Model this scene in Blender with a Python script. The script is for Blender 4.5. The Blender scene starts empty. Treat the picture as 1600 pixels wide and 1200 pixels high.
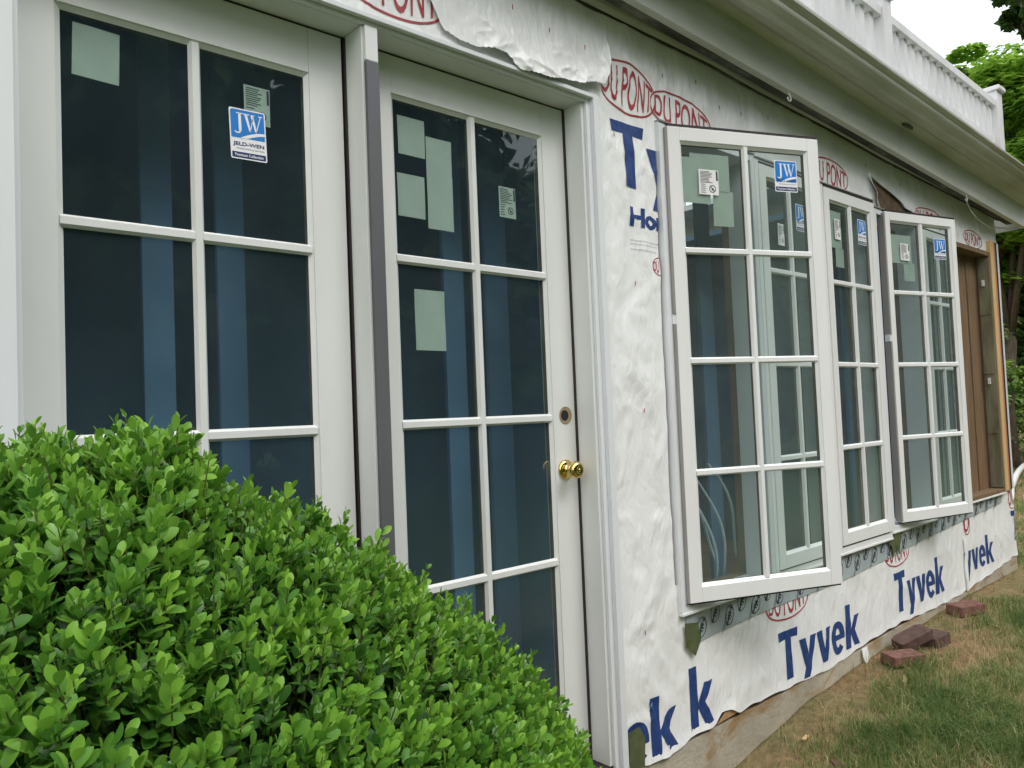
import bpy, bmesh, math, random
import numpy as np
from mathutils import Vector, Matrix
random.seed(7); RNG = np.random.default_rng(11)
sc = bpy.context.scene
COL = sc.collection
# ------------------------------------------------------------------ camera
CAMP = np.array([-0.2797, -1.6886, 1.0606]); YAW, PIT, ROL, FPX = 0.7242, 0.0400, -0.0407, 1199.13
Fv = Vector((math.sin(YAW)*math.cos(PIT), math.cos(YAW)*math.cos(PIT), math.sin(PIT)))
Rv = Vector((math.cos(YAW), -math.sin(YAW), 0)); Uv = Rv.cross(Fv)
R2 = Rv*math.cos(ROL)+Uv*math.sin(ROL); U2 = -Rv*math.sin(ROL)+Uv*math.cos(ROL)
cd = bpy.data.cameras.new('camera'); cam = bpy.data.objects.new('camera', cd); COL.objects.link(cam)
M3 = Matrix((R2, U2, -Fv)).transposed()
cam.matrix_world = Matrix.Translation(Vector(CAMP)) @ M3.to_4x4()
cd.sensor_fit = 'HORIZONTAL'; cd.sensor_width = 36; cd.lens = 36*FPX/1600; cd.clip_start = 0.02; cd.clip_end = 500
sc.camera = cam
# ------------------------------------------------------------------ world: bright overcast
SUN_EL, SUN_AZ = 52, 215
w = bpy.data.worlds.new('World'); sc.world = w; w.use_nodes = True
nt = w.node_tree; nt.nodes.clear()
sky = nt.nodes.new('ShaderNodeTexSky'); sky.sky_type = 'NISHITA'; sky.sun_disc = False
sky.sun_elevation = math.radians(SUN_EL); sky.sun_rotation = math.radians(SUN_AZ)
sky.air_density = 1.2; sky.dust_density = 5
b1 = nt.nodes.new('ShaderNodeBackground'); b1.inputs[1].default_value = 0.05
b2 = nt.nodes.new('ShaderNodeBackground'); b2.inputs[0].default_value = (0.93, 0.965, 1.0, 1); b2.inputs[1].default_value = 0.95
ad = nt.nodes.new('ShaderNodeAddShader'); wo = nt.nodes.new('ShaderNodeOutputWorld')
nt.links.new(sky.outputs[0], b1.inputs[0]); nt.links.new(b1.outputs[0], ad.inputs[0]); nt.links.new(b2.outputs[0], ad.inputs[1]); nt.links.new(ad.outputs[0], wo.inputs[0])
sl = bpy.data.lights.new('sun', 'SUN'); sl.energy = 1.2; sl.angle = math.radians(25); sl.color = (1, .985, .965)
so = bpy.data.objects.new('sun', sl); COL.objects.link(so)
# light arrives from behind and to the right of the camera
sdir = Vector((math.cos(math.radians(SUN_EL))*0.35, -math.cos(math.radians(SUN_EL))*0.93, math.sin(math.radians(SUN_EL))))
so.rotation_euler = sdir.to_track_quat('Z', 'Y').to_euler()
sc.view_settings.view_transform = 'Standard'; sc.view_settings.look = 'None'; sc.view_settings.exposure = 0.47; sc.view_settings.gamma = 1
sc.view_settings.use_curve_mapping = False
sc.cycles.max_bounces = 10; sc.cycles.transparent_max_bounces = 16

# ------------------------------------------------------------------ helpers
def finish(o, label=None, cat=None, group=None, kind=None):
    if label: o['label'] = label
    if cat: o['category'] = cat
    if group: o['group'] = group
    if kind: o['kind'] = kind
    return o
def empty(name, loc=(0, 0, 0), rz=0):
    o = bpy.data.objects.new(name, None); COL.objects.link(o); o.location = loc; o.rotation_euler = (0, 0, rz); o.empty_display_size = .1
    return o
class MB:
    """collects quads/polys with a material index"""
    def __init__(s): s.v = []; s.f = []; s.mi = []; s.sm = []
    def poly(s, pts, m=0, smooth=False):
        b = len(s.v); s.v += [tuple(p) for p in pts]; s.f.append(tuple(range(b, b+len(pts)))); s.mi.append(m); s.sm.append(smooth); return s
    def box(s, x0, x1, y0, y1, z0, z1, m=0):
        b = len(s.v)
        s.v += [(x0, y0, z0), (x1, y0, z0), (x1, y1, z0), (x0, y1, z0), (x0, y0, z1), (x1, y0, z1), (x1, y1, z1), (x0, y1, z1)]
        for f in ((0, 3, 2, 1), (4, 5, 6, 7), (0, 1, 5, 4), (1, 2, 6, 5), (2, 3, 7, 6), (3, 0, 4, 7)):
            s.f.append(tuple(b+i for i in f)); s.mi.append(m); s.sm.append(False)
        return s
    def prism(s, prof, a, bb, m=0, smooth=False, cap=True):
        """prof: list of 3D offsets; swept from point a to point bb"""
        n = len(prof); b = len(s.v)
        for P in (a, bb):
            for q in prof: s.v.append((P[0]+q[0], P[1]+q[1], P[2]+q[2]))
        for i in range(n):
            j = (i+1) % n; s.f.append((b+i, b+j, b+n+j, b+n+i)); s.mi.append(m); s.sm.append(smooth)
        if cap:
            s.f.append(tuple(b+i for i in reversed(range(n)))); s.mi.append(m); s.sm.append(False)
            s.f.append(tuple(b+n+i for i in range(n))); s.mi.append(m); s.sm.append(False)
        return s
    def tube(s, pts, r, n=8, m=0):
        pts = [Vector(p) for p in pts]; b = len(s.v); k = len(pts)
        for i, p in enumerate(pts):
            t = (pts[min(i+1, k-1)]-pts[max(i-1, 0)]).normalized()
            a = t.orthogonal().normalized() if i == 0 else (a-t*a.dot(t)).normalized()
            c = t.cross(a); rr = r[i] if hasattr(r, '__len__') else r
            for j in range(n):
                th = 2*math.pi*j/n; q = p+(a*math.cos(th)+c*math.sin(th))*rr; s.v.append(tuple(q))
        for i in range(k-1):
            for j in range(n):
                s.f.append((b+i*n+j, b+i*n+(j+1) % n, b+(i+1)*n+(j+1) % n, b+(i+1)*n+j)); s.mi.append(m); s.sm.append(True)
        s.f.append(tuple(b+j for j in reversed(range(n)))); s.mi.append(m); s.sm.append(False)
        s.f.append(tuple(b+(k-1)*n+j for j in range(n))); s.mi.append(m); s.sm.append(False)
        return s
    def lathe(s, prof, c, axis, n=32, m=0):
        ax = Vector(axis).normalized(); a = ax.orthogonal().normalized(); d = ax.cross(a); b = len(s.v); c = Vector(c)
        for (h, r) in prof:
            for j in range(n):
                th = 2*math.pi*j/n; s.v.append(tuple(c+ax*h+(a*math.cos(th)+d*math.sin(th))*r))
        for i in range(len(prof)-1):
            for j in range(n):
                s.f.append((b+i*n+j, b+i*n+(j+1) % n, b+(i+1)*n+(j+1) % n, b+(i+1)*n+j)); s.mi.append(m); s.sm.append(True)
        return s
    def build(s, name, mats, parent=None, bevel=0):
        me = bpy.data.meshes.new(name); me.from_pydata(s.v, [], s.f)
        if not isinstance(mats, (list, tuple)): mats = [mats]
        for x in mats: me.materials.append(x)
        me.polygons.foreach_set('material_index', s.mi); me.polygons.foreach_set('use_smooth', s.sm); me.update()
        o = bpy.data.objects.new(name, me); COL.objects.link(o)
        if parent: o.parent = parent
        if bevel:
            md = o.modifiers.new('bevel', 'BEVEL'); md.width = bevel; md.segments = 2; md.limit_method = 'ANGLE'; md.angle_limit = math.radians(40)
        return o
def np_mesh(name, V, F, mats, parent=None, smooth=False, attr=None, mi=None):
    """V (n,3), F (m,k) constant k"""
    me = bpy.data.meshes.new(name); V = np.asarray(V, np.float32); F = np.asarray(F, np.int32)
    me.vertices.add(len(V)); me.vertices.foreach_set('co', V.ravel())
    k = F.shape[1]; me.loops.add(F.size); me.loops.foreach_set('vertex_index', F.ravel())
    me.polygons.add(len(F)); me.polygons.foreach_set('loop_start', np.arange(0, F.size, k, dtype=np.int32))
    me.polygons.foreach_set('loop_total', np.full(len(F), k, np.int32))
    me.polygons.foreach_set('use_smooth', np.full(len(F), smooth))
    if mi is not None: me.polygons.foreach_set('material_index', np.asarray(mi, np.int32))
    if attr is not None:
        A = me.attributes.new('tint', 'FLOAT', 'POINT'); A.data.foreach_set('value', np.asarray(attr, np.float32))
    me.update(calc_edges=True)
    for x in (mats if isinstance(mats, (list, tuple)) else [mats]): me.materials.append(x)
    o = bpy.data.objects.new(name, me); COL.objects.link(o)
    if parent: o.parent = parent
    return o
def hsh(i, j, s=0):
    n = (i.astype(np.int64)*374761393+j.astype(np.int64)*668265263+s*982451653) & 0xffffffff
    n = ((n ^ (n >> 13))*1274126177) & 0xffffffff
    return ((n ^ (n >> 16)) & 0xffff)/65535.0
def vn(x, y, s=0):
    x = np.asarray(x, float); y = np.asarray(y, float); i = np.floor(x); j = np.floor(y); u = x-i; v = y-j
    u = u*u*(3-2*u); v = v*v*(3-2*v); i = i.astype(int); j = j.astype(int)
    return (hsh(i, j, s)*(1-u)+hsh(i+1, j, s)*u)*(1-v)+(hsh(i, j+1, s)*(1-u)+hsh(i+1, j+1, s)*u)*v
def fbm(x, y, s=0, o=4):
    r = 0; a = .5
    for k in range(o): r = r+a*vn(x*2**k, y*2**k, s+k*17); a *= .5
    return r

# ------------------------------------------------------------------ materials
def mat(name, col, rough=.5, spec=.5, metal=0.0):
    m = bpy.data.materials.new(name); m.use_nodes = True; b = m.node_tree.nodes['Principled BSDF']
    b.inputs['Base Color'].default_value = (*col, 1); b.inputs['Roughness'].default_value = rough; b.inputs['Metallic'].default_value = metal
    b.inputs['Specular IOR Level'].default_value = spec
    return m
def N(m, t, **k):
    n = m.node_tree.nodes.new(t)
    for a, v in k.items(): setattr(n, a, v)
    return n
def L(m, a, b): m.node_tree.links.new(a, b)
def coords(m, scale=(1, 1, 1)):
    t = N(m, 'ShaderNodeTexCoord'); mp = N(m, 'ShaderNodeMapping'); mp.inputs['Scale'].default_value = scale
    L(m, t.outputs['Object'], mp.inputs[0]); return mp.outputs[0]
def noise(m, vec, scale, detail=4, rough=.55, dist=0):
    n = N(m, 'ShaderNodeTexNoise'); n.inputs['Scale'].default_value = scale; n.inputs['Detail'].default_value = detail
    n.inputs['Roughness'].default_value = rough; n.inputs['Distortion'].default_value = dist; L(m, vec, n.inputs['Vector']); return n.outputs['Fac']
def ramp(m, fac, stops):
    r = N(m, 'ShaderNodeValToRGB'); e = r.color_ramp.elements
    while len(e) < len(stops): e.new(.5)
    for i, (p, c) in enumerate(stops): e[i].position = p; e[i].color = (*c, 1)
    L(m, fac, r.inputs[0]); return r.outputs[0]
def bump(m, h, strength, dist):
    b = N(m, 'ShaderNodeBump'); b.inputs['Strength'].default_value = strength; b.inputs['Distance'].default_value = dist
    L(m, h, b.inputs['Height']); return b.outputs[0]
def P(m): return m.node_tree.nodes['Principled BSDF']
def mixc(m, fac, a, b):
    x = N(m, 'ShaderNodeMix', data_type='RGBA')
    if isinstance(fac, float): x.inputs[0].default_value = fac
    else: L(m, fac, x.inputs[0])
    for s, c in ((6, a), (7, b)):
        if isinstance(c, tuple): x.inputs[s].default_value = (*c, 1)
        else: L(m, c, x.inputs[s])
    return x.outputs[2]
def paint(name, col, rough=.38, dirt=.12, sc_=6.0, stretch=(1, 1, .35), dirtcol=None):
    m = mat(name, col, rough); v = coords(m, stretch); n = noise(m, v, sc_, 5)
    d = dirtcol or tuple(c*(1-dirt*1.8) for c in col)
    c = ramp(m, n, [(.3, d), (.62, col)]); L(m, c, P(m).inputs['Base Color'])
    n2 = noise(m, coords(m), 90, 3); L(m, bump(m, n2, .08, .002), P(m).inputs['Normal']); return m
WHITE = paint('white_paint', (.74, .76, .745), .36, .05)
SASHW = paint('sash_paint', (.81, .82, .815), .34, .03)
CASE = paint('casing_vinyl', (.75, .775, .80), .3, .03)
WEATH = paint('weathered_white', (.63, .64, .61), .55, .14, 5.0, (.25, 1, 1), (.40, .43, .35))
RAILM = paint('railing_paint', (.72, .72, .72), .5, .1)
GREYS = paint('grey_strip', (.115, .12, .13), .5, .1)
GREYL = paint('grey_metal', (.30, .29, .285), .4, .1)
DARK = mat('dark_gasket', (.025, .015, .018), .6)
SPACER = paint('spacer', (.17, .15, .10), .5, .3, 30)
BRASS = mat('brass', (.80, .58, .20), .13, .5, 1.0)
BRASSD = mat('brass_dark', (.25, .17, .06), .3, .5, 1.0)
BORE = mat('raw_bore', (.30, .23, .14), .8)
BLACK = mat('black_void', (.01, .01, .01), .8)
def glassmat(haze=.04, haze_col=(.42, .62, .78, 1)):
    m = bpy.data.materials.new('window_glass'); m.use_nodes = True; t = m.node_tree; t.nodes.clear()
    tr = t.nodes.new('ShaderNodeBsdfTransparent'); tr.inputs[0].default_value = (.78, .86, .84, 1)
    gl = t.nodes.new('ShaderNodeBsdfGlossy'); gl.inputs['Roughness'].default_value = .015; gl.inputs[0].default_value = (.95, 1, 1, 1)
    fr = t.nodes.new('ShaderNodeFresnel'); ge = t.nodes.new('ShaderNodeNewGeometry'); mi = t.nodes.new('ShaderNodeMapRange')
    mi.inputs[3].default_value = 1.66; mi.inputs[4].default_value = 1/1.66; t.links.new(ge.outputs['Backfacing'], mi.inputs[0]); t.links.new(mi.outputs[0], fr.inputs[0])  # a thin pane reflects alike from both sides
    tc = t.nodes.new('ShaderNodeTexCoord'); nz = t.nodes.new('ShaderNodeTexNoise'); nz.inputs['Scale'].default_value = 2.5; nz.inputs['Detail'].default_value = 1
    bp = t.nodes.new('ShaderNodeBump'); bp.inputs['Strength'].default_value = .12; bp.inputs['Distance'].default_value = .01
    t.links.new(tc.outputs['Object'], nz.inputs[0]); t.links.new(nz.outputs[0], bp.inputs['Height']); t.links.new(bp.outputs[0], gl.inputs['Normal'])
    mx = t.nodes.new('ShaderNodeMixShader'); o = t.nodes.new('ShaderNodeOutputMaterial')
    df_ = t.nodes.new('ShaderNodeBsdfDiffuse'); df_.inputs[0].default_value = haze_col; fm = t.nodes.new('ShaderNodeMixShader')  # pale diffuse share paints haze and reflected brightness into the panes
    n3 = t.nodes.new('ShaderNodeTexNoise'); n3.inputs['Scale'].default_value = 4; n3.inputs['Detail'].default_value = 5; t.links.new(tc.outputs['Object'], n3.inputs[0])
    m3 = t.nodes.new('ShaderNodeMapRange'); m3.inputs[1].default_value = .3; m3.inputs[2].default_value = .75; m3.inputs[3].default_value = haze*.7; m3.inputs[4].default_value = haze*1.35; t.links.new(n3.outputs[0], m3.inputs[0])
    t.links.new(m3.outputs[0], fm.inputs[0]); t.links.new(tr.outputs[0], fm.inputs[1]); t.links.new(df_.outputs[0], fm.inputs[2])
    t.links.new(fr.outputs[0], mx.inputs[0]); t.links.new(fm.outputs[0], mx.inputs[1]); t.links.new(gl.outputs[0], mx.inputs[2]); t.links.new(mx.outputs[0], o.inputs[0])
    return m
GLASS = glassmat(.040); GLASSW = glassmat(.085, (.50, .62, .60, 1))
def crinkle(m, strength=1.0):
    """creased-sheet normal shared by the wrap and the ink printed on it"""
    tc = N(m, 'ShaderNodeTexCoord'); tot = None
    nn = N(m, 'ShaderNodeTexNoise'); nn.inputs['Scale'].default_value = 5; nn.inputs['Detail'].default_value = 2; L(m, tc.outputs['Object'], nn.inputs[0])
    sc2 = N(m, 'ShaderNodeVectorMath', operation='SCALE'); sc2.inputs['Scale'].default_value = .10; L(m, nn.outputs['Color'], sc2.inputs[0])
    wv = N(m, 'ShaderNodeVectorMath', operation='ADD'); L(m, tc.outputs['Object'], wv.inputs[0]); L(m, sc2.outputs[0], wv.inputs[1])
    for scl, rot, st, wt in ((7, .40, (1, 0, .34), .85), (17, -.22, (1, 0, .30), .50), (38, .55, (1, 0, .42), .30)):
        mp = N(m, 'ShaderNodeMapping'); mp.inputs['Rotation'].default_value = (0, rot, 0); mp.inputs['Scale'].default_value = st; L(m, wv.outputs[0], mp.inputs[0])
        vo = N(m, 'ShaderNodeTexVoronoi', feature='DISTANCE_TO_EDGE'); vo.inputs['Scale'].default_value = scl; L(m, mp.outputs[0], vo.inputs['Vector'])
        ml = N(m, 'ShaderNodeMath', operation='MULTIPLY_ADD'); ml.inputs[1].default_value = wt; L(m, vo.outputs['Distance'], ml.inputs[0])
        if tot is None: ml.inputs[2].default_value = 0
        else: L(m, tot, ml.inputs[2])
        tot = ml.outputs[0]
    fine = noise(m, tc.outputs['Object'], 70, 4, .6, .5); broad = noise(m, tc.outputs['Object'], 7, 3, .5, .8)
    for q, wt in ((fine, .06), (broad, .22)):
        ml = N(m, 'ShaderNodeMath', operation='MULTIPLY_ADD'); ml.inputs[1].default_value = wt; L(m, q, ml.inputs[0]); L(m, tot, ml.inputs[2]); tot = ml.outputs[0]
    L(m, bump(m, tot, strength, .014), P(m).inputs['Normal'])
def tyvek():
    m = mat('house_wrap', (.74, .75, .74), .38, .4); crinkle(m, .62)
    d = noise(m, coords(m, (1, 1, 1)), 3.0, 6, .65); c = ramp(m, d, [(.20, (.70, .70, .67)), (.40, (.83, .84, .84)), (.8, (.87, .88, .885))]); L(m, c, P(m).inputs['Base Color'])
    return m
TYV = tyvek()
def ink(name, c1, c2):
    m = mat(name, c1, .5, .3); n = noise(m, coords(m), 45, 5, .7); L(m, ramp(m, n, [(.35, c1), (.75, c2)]), P(m).inputs['Base Color']); crinkle(m, .62); return m
INKB = ink('blue_ink', (.018, .045, .17), (.035, .08, .25)); INKR = ink('red_ink', (.34, .03, .045), (.48, .09, .10)); INKG = ink('grey_ink', (.22, .24, .28), (.35, .37, .4)); INKK = ink('black_ink', (.03, .04, .05), (.07, .08, .09))
def simple_noise(name, a, b, scale, rough=.7, stretch=(1, 1, 1), bs=.3, bd=.005, det=6):
    m = mat(name, a, rough, .3); v = coords(m, stretch); n = noise(m, v, scale, det, .6, .4)
    L(m, ramp(m, n, [(.3, a), (.7, b)]), P(m).inputs['Base Color']); L(m, bump(m, n, bs, bd), P(m).inputs['Normal']); return m
TAPE = simple_noise('flashing_tape', (.30, .36, .38), (.44, .49, .50), 7, .4)
OLIVE = simple_noise('olive_tape', (.07, .09, .035), (.12, .14, .07), 30, .5)
OSB = simple_noise('sheathing', (.075, .055, .032), (.15, .105, .06), 25, .85)
WOOD = simple_noise('bare_wood', (.36, .21, .10), (.50, .32, .17), 12, .6, (6, 6, .6))
WOODD = simple_noise('brown_wood', (.13, .085, .05), (.25, .165, .095), 10, .6, (8, 8, .5))
LINER = simple_noise('frame_liner', (.16, .12, .09), (.24, .18, .13), 9, .6, (5, 5, .6))
REVEAL = simple_noise('reveal_olive', (.13, .125, .075), (.26, .25, .17), 9, .35, (2, 2, .5))
WOODR = simple_noise('reddish_wood', (.42, .15, .07), (.55, .24, .10), 12, .6, (6, 6, .6))
PINE = simple_noise('pine_edge', (.55, .38, .18), (.66, .47, .25), 14, .6, (6, 6, .5))
def concrete():
    m = mat('concrete', (.35, .33, .29), .85, .3); v = coords(m); n = noise(m, v, 3.5, 7, .65); n2 = noise(m, coords(m, (2, 2, 5)), 2.2, 5, .6, .6); n3 = noise(m, v, 70, 5)
    c = ramp(m, n, [(.25, (.28, .245, .185)), (.6, (.47, .43, .345)), (.85, (.56, .52, .43))]); r = ramp(m, n2, [(.5, (0, 0, 0)), (.68, (1, 1, 1))])
    c2 = mixc(m, r, c, (.30, .19, .085)); L(m, c2, P(m).inputs['Base Color']); L(m, bump(m, n3, .5, .006), P(m).inputs['Normal']); return m
CONC = concrete()
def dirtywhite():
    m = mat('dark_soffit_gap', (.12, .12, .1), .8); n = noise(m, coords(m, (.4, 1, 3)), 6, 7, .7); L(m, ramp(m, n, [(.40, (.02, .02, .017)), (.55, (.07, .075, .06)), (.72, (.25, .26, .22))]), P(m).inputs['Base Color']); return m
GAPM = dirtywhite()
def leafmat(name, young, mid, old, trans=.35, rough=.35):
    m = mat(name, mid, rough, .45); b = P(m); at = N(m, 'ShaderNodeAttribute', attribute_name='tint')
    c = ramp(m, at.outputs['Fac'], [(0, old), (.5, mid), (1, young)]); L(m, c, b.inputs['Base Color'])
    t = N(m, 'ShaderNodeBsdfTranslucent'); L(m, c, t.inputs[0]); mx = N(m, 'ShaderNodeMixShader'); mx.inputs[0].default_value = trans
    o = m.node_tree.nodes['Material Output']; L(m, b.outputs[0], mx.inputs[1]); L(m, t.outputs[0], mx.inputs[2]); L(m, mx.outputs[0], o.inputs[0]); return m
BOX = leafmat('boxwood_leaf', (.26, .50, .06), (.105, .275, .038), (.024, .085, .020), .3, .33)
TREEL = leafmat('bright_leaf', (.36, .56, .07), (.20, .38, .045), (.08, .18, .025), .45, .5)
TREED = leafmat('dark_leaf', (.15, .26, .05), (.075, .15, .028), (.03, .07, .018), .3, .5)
HEDL = leafmat('hedge_leaf', (.28, .42, .06), (.15, .27, .045), (.06, .13, .025), .3, .5)
GRASS = leafmat('grass_blade', (.58, .48, .27), (.25, .31, .095), (.095, .175, .04), .3, .6)
BARK = simple_noise('bark', (.06, .045, .03), (.14, .11, .08), 18, .9, (3, 3, .6))
TWIG = simple_noise('twig', (.08, .085, .03), (.14, .16, .05), 40, .8)
def ground_mat():
    m = mat('soil_and_turf', (.2, .15, .1), .95, .1); v = coords(m); n = noise(m, v, 1.7, 7, .6); n2 = noise(m, v, 22, 6, .7)
    c = ramp(m, n, [(.3, (.11, .13, .05)), (.47, (.26, .22, .12)), (.62, (.29, .19, .115)), (.8, (.37, .255, .16))])
    c2 = ramp(m, n2, [(.3, (.35, .33, .3)), (.7, (1.15, 1.1, 1.0))]); x = N(m, 'ShaderNodeMix', data_type='RGBA', blend_type='MULTIPLY'); x.inputs[0].default_value = .8
    sx = N(m, 'ShaderNodeSeparateXYZ'); L(m, v, sx.inputs[0]); mr = N(m, 'ShaderNodeMapRange'); mr.inputs[1].default_value = -1.2; mr.inputs[2].default_value = -3.0; L(m, sx.outputs[1], mr.inputs[0]); cg = mixc(m, mr.outputs[0], c, (.075, .14, .03)); L(m, cg, x.inputs[6]); L(m, c2, x.inputs[7]); L(m, x.outputs[2], P(m).inputs['Base Color']); L(m, bump(m, n2, .9, .02), P(m).inputs['Normal']); return m
GRND = ground_mat()
BRICK = simple_noise('brick', (.11, .05, .04), (.25, .13, .10), 30, .9); BRICKD = simple_noise('dark_brick', (.07, .042, .036), (.135, .085, .07), 25, .9)
PAPER = paint('backing_paper', (.50, .555, .49), .7, .06); PAPERW = mat('white_paper', (.80, .80, .80), .5)
SBLUE = mat('sticker_blue', (.012, .20, .62), .4); SNAVY = mat('sticker_navy', (.012, .03, .13), .4); SWHITE = mat('sticker_white', (.85, .85, .88), .4)
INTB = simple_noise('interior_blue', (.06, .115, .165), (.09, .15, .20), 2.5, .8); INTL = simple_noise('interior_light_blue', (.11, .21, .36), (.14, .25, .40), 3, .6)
INTF = simple_noise('subfloor', (.14, .10, .06), (.24, .18, .11), 4, .8)
FILM = mat('plastic_film', (.45, .55, .62), .25)
PIPEW = mat('pipe_white', (.75, .75, .72), .4)

# ------------------------------------------------------------------ measured layout
YW = -0.07            # sheathing face
YT = -0.075           # house wrap base face
ZF = lambda x: float(np.interp(x, [1.5, 2.9, 3.8, 4.5, 4.9, 5.4], [-.064, -.062, -.034, -.032, -.006, .030]))      # top of foundation
def zbb(x): return 2.3592-0.0501*(x-1.5)      # eave beam, lower edge
def zbt(x): return 2.5145-0.0543*(x-1.5)      # eave beam, upper edge
XC = 5.40
WINS = [  # frame outer rectangle, x0 x1 z0 z1
    (1.846, 2.452, .372, 2.048), (2.454, 2.978, .388, 2.040), (2.982, 3.524, .400, 2.030),
    (3.528, 4.085, .425, 2.002), (4.088, 4.560, .445, 1.985), (4.564, 5.215, .455, 1.965)]
def g_base(x): return np.interp(x, [-3, 0, 1.6, 2.15, 2.67, 3.14, 3.7, 4.5, 5.34, 9, 20, 60], [-.45, -.42, -.29, -.231, -.145, -.112, -.088, -.055, -.062, -.10, .1, .6])
def ground_z(x, y):
    x = np.asarray(x, float); y = np.asarray(y, float)
    d = np.clip(-y-.08, 0, 6)
    return g_base(x)-.05*np.minimum(d, 2)+(fbm(x*1.3+3, y*1.3+9, 3)-.47)*.07*np.clip(d*2, 0.15, 1)+(fbm(x*7, y*7, 8)-.47)*.018

# ================================================================== SETTING
gx = np.concatenate([np.linspace(-60, -4, 15), np.linspace(-3, 1, 20), np.linspace(1.05, 8, 220), np.linspace(8.2, 30, 70), np.linspace(32, 150, 20)])
gy = np.concatenate([np.linspace(-90, -6, 16), np.linspace(-5, -2, 20), np.linspace(-1.95, .4, 90), np.linspace(.5, 8, 60), np.linspace(9, 120, 24)])
GX, GY = np.meshgrid(gx, gy, indexing='ij'); GZ = ground_z(GX, GY)
ins = (GX < XC-.02) & (GY > -.05); GZ = np.where(ins, -.5, GZ)
V = np.stack([GX, GY, GZ], -1).reshape(-1, 3); n1, n2 = GX.shape
ii, jj = np.meshgrid(np.arange(n1-1), np.arange(n2-1), indexing='ij'); a = (ii*n2+jj).ravel()
F = np.stack([a, a+n2, a+n2+1, a+1], -1)
finish(np_mesh('lawn_ground', V, F, GRND, smooth=True), kind='structure')

def blades(cx, cy, h, wd, tint, lean=.5):
    n = len(cx); z = ground_z(cx, cy)-.004; th = RNG.uniform(0, 2*math.pi, n); ln = RNG.uniform(0, lean, n)*h; la = RNG.uniform(0, 2*math.pi, n)
    dx = np.cos(th)*wd/2; dy = np.sin(th)*wd/2
    b0 = np.stack([cx-dx, cy-dy, z], -1); b1 = np.stack([cx+dx, cy+dy, z], -1)
    mx = cx+np.cos(la)*ln*.35; my = cy+np.sin(la)*ln*.35
    m0 = np.stack([mx-dx*.8, my-dy*.8, z+h*.55], -1); m1 = np.stack([mx+dx*.8, my+dy*.8, z+h*.55], -1)
    tp = np.stack([cx+np.cos(la)*ln*1.3, cy+np.sin(la)*ln*1.3, z+h*(1-.25*ln/h)], -1)
    V = np.stack([b0, b1, m1, m0, tp], 1).reshape(-1, 3); k = np.arange(n)[:, None]*5
    F = np.concatenate([np.concatenate([k, k+1, k+2], 1), np.concatenate([k, k+2, k+3], 1), np.concatenate([k+3, k+2, k+4], 1)])
    return V, F, np.repeat(tint, 5)
def scatter(n, x0, x1, y0, y1, hmin, hmax, wd, cover):
    x = RNG.uniform(x0, x1, n); y = RNG.uniform(y0, y1, n)
    c = .55*fbm(x*2.2, y*2.2, 31)+.45*fbm(x*7, y*7, 36)+.55*(fbm(x*21, y*21, 5, 3)-.45)
    near = np.clip((-y-.14)/.42, 0, 1)**1.3
    near = np.where((x > XC), 1, near)
    keep = RNG.uniform(0, 1, n) < np.clip((c-.32)*6, .22, 1)*np.clip(near, .05, 1)*cover
    keep &= ~((x < XC+.03) & (y > -.10))
    x, y, c = x[keep], y[keep], c[keep]; n = len(x)
    t = np.clip(.86-(c-.3)*2.3+RNG.normal(0, .30, n), 0, 1)
    h = RNG.uniform(hmin, hmax, n)*(.6+.9*np.clip(c, 0, 1)); return blades(x, y, h, wd*RNG.uniform(.7, 1.3, n), t, .95)
parts = [scatter(150000, 1.7, 4.5, -1.6, -.08, .020, .070, .0026, 1.2), scatter(70000, 4.5, 9, -1.8, 1.6, .02, .06, .005, 1), scatter(60000, 9, 26, -2.0, 5.5, .03, .08, .014, 1), scatter(12000, -1, 1.9, -3, -.2, .02, .06, .006, 1)]
Vs, Fs, Ts, o_ = [], [], [], 0
for v_, f_, t_ in parts: Vs.append(v_); Fs.append(f_+o_); Ts.append(t_); o_ += len(v_)
finish(np_mesh('lawn_grass', np.concatenate(Vs), np.concatenate(Fs), GRASS, attr=np.concatenate(Ts)), 'patchy short lawn grass with dry straw patches beside the wall', 'grass', kind='stuff')

# ================================================================== HOUSE
house = finish(empty('house', (0, 0, 0)), 'single storey house wall wrapped in white building paper with new glazed doors and windows', 'house')
# --- foundation
fb = MB(); xs = np.linspace(-2, XC, 75)
for i in range(len(xs)-1):
    a0, a1 = float(xs[i]), float(xs[i+1])
    fb.poly([(a0, -.082, -.6), (a1, -.082, -.6), (a1, -.082, ZF(a1)), (a0, -.082, ZF(a0))]); fb.poly([(a0, -.082, ZF(a0)), (a1, -.082, ZF(a1)), (a1, .1, ZF(a1)), (a0, .1, ZF(a0))])
fb.poly([(XC, -.082, -.6), (XC, 3.6, -.6), (XC, 3.6, ZF(XC)), (XC, -.082, ZF(XC))])
fb.build('foundation', CONC, house)
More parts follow.
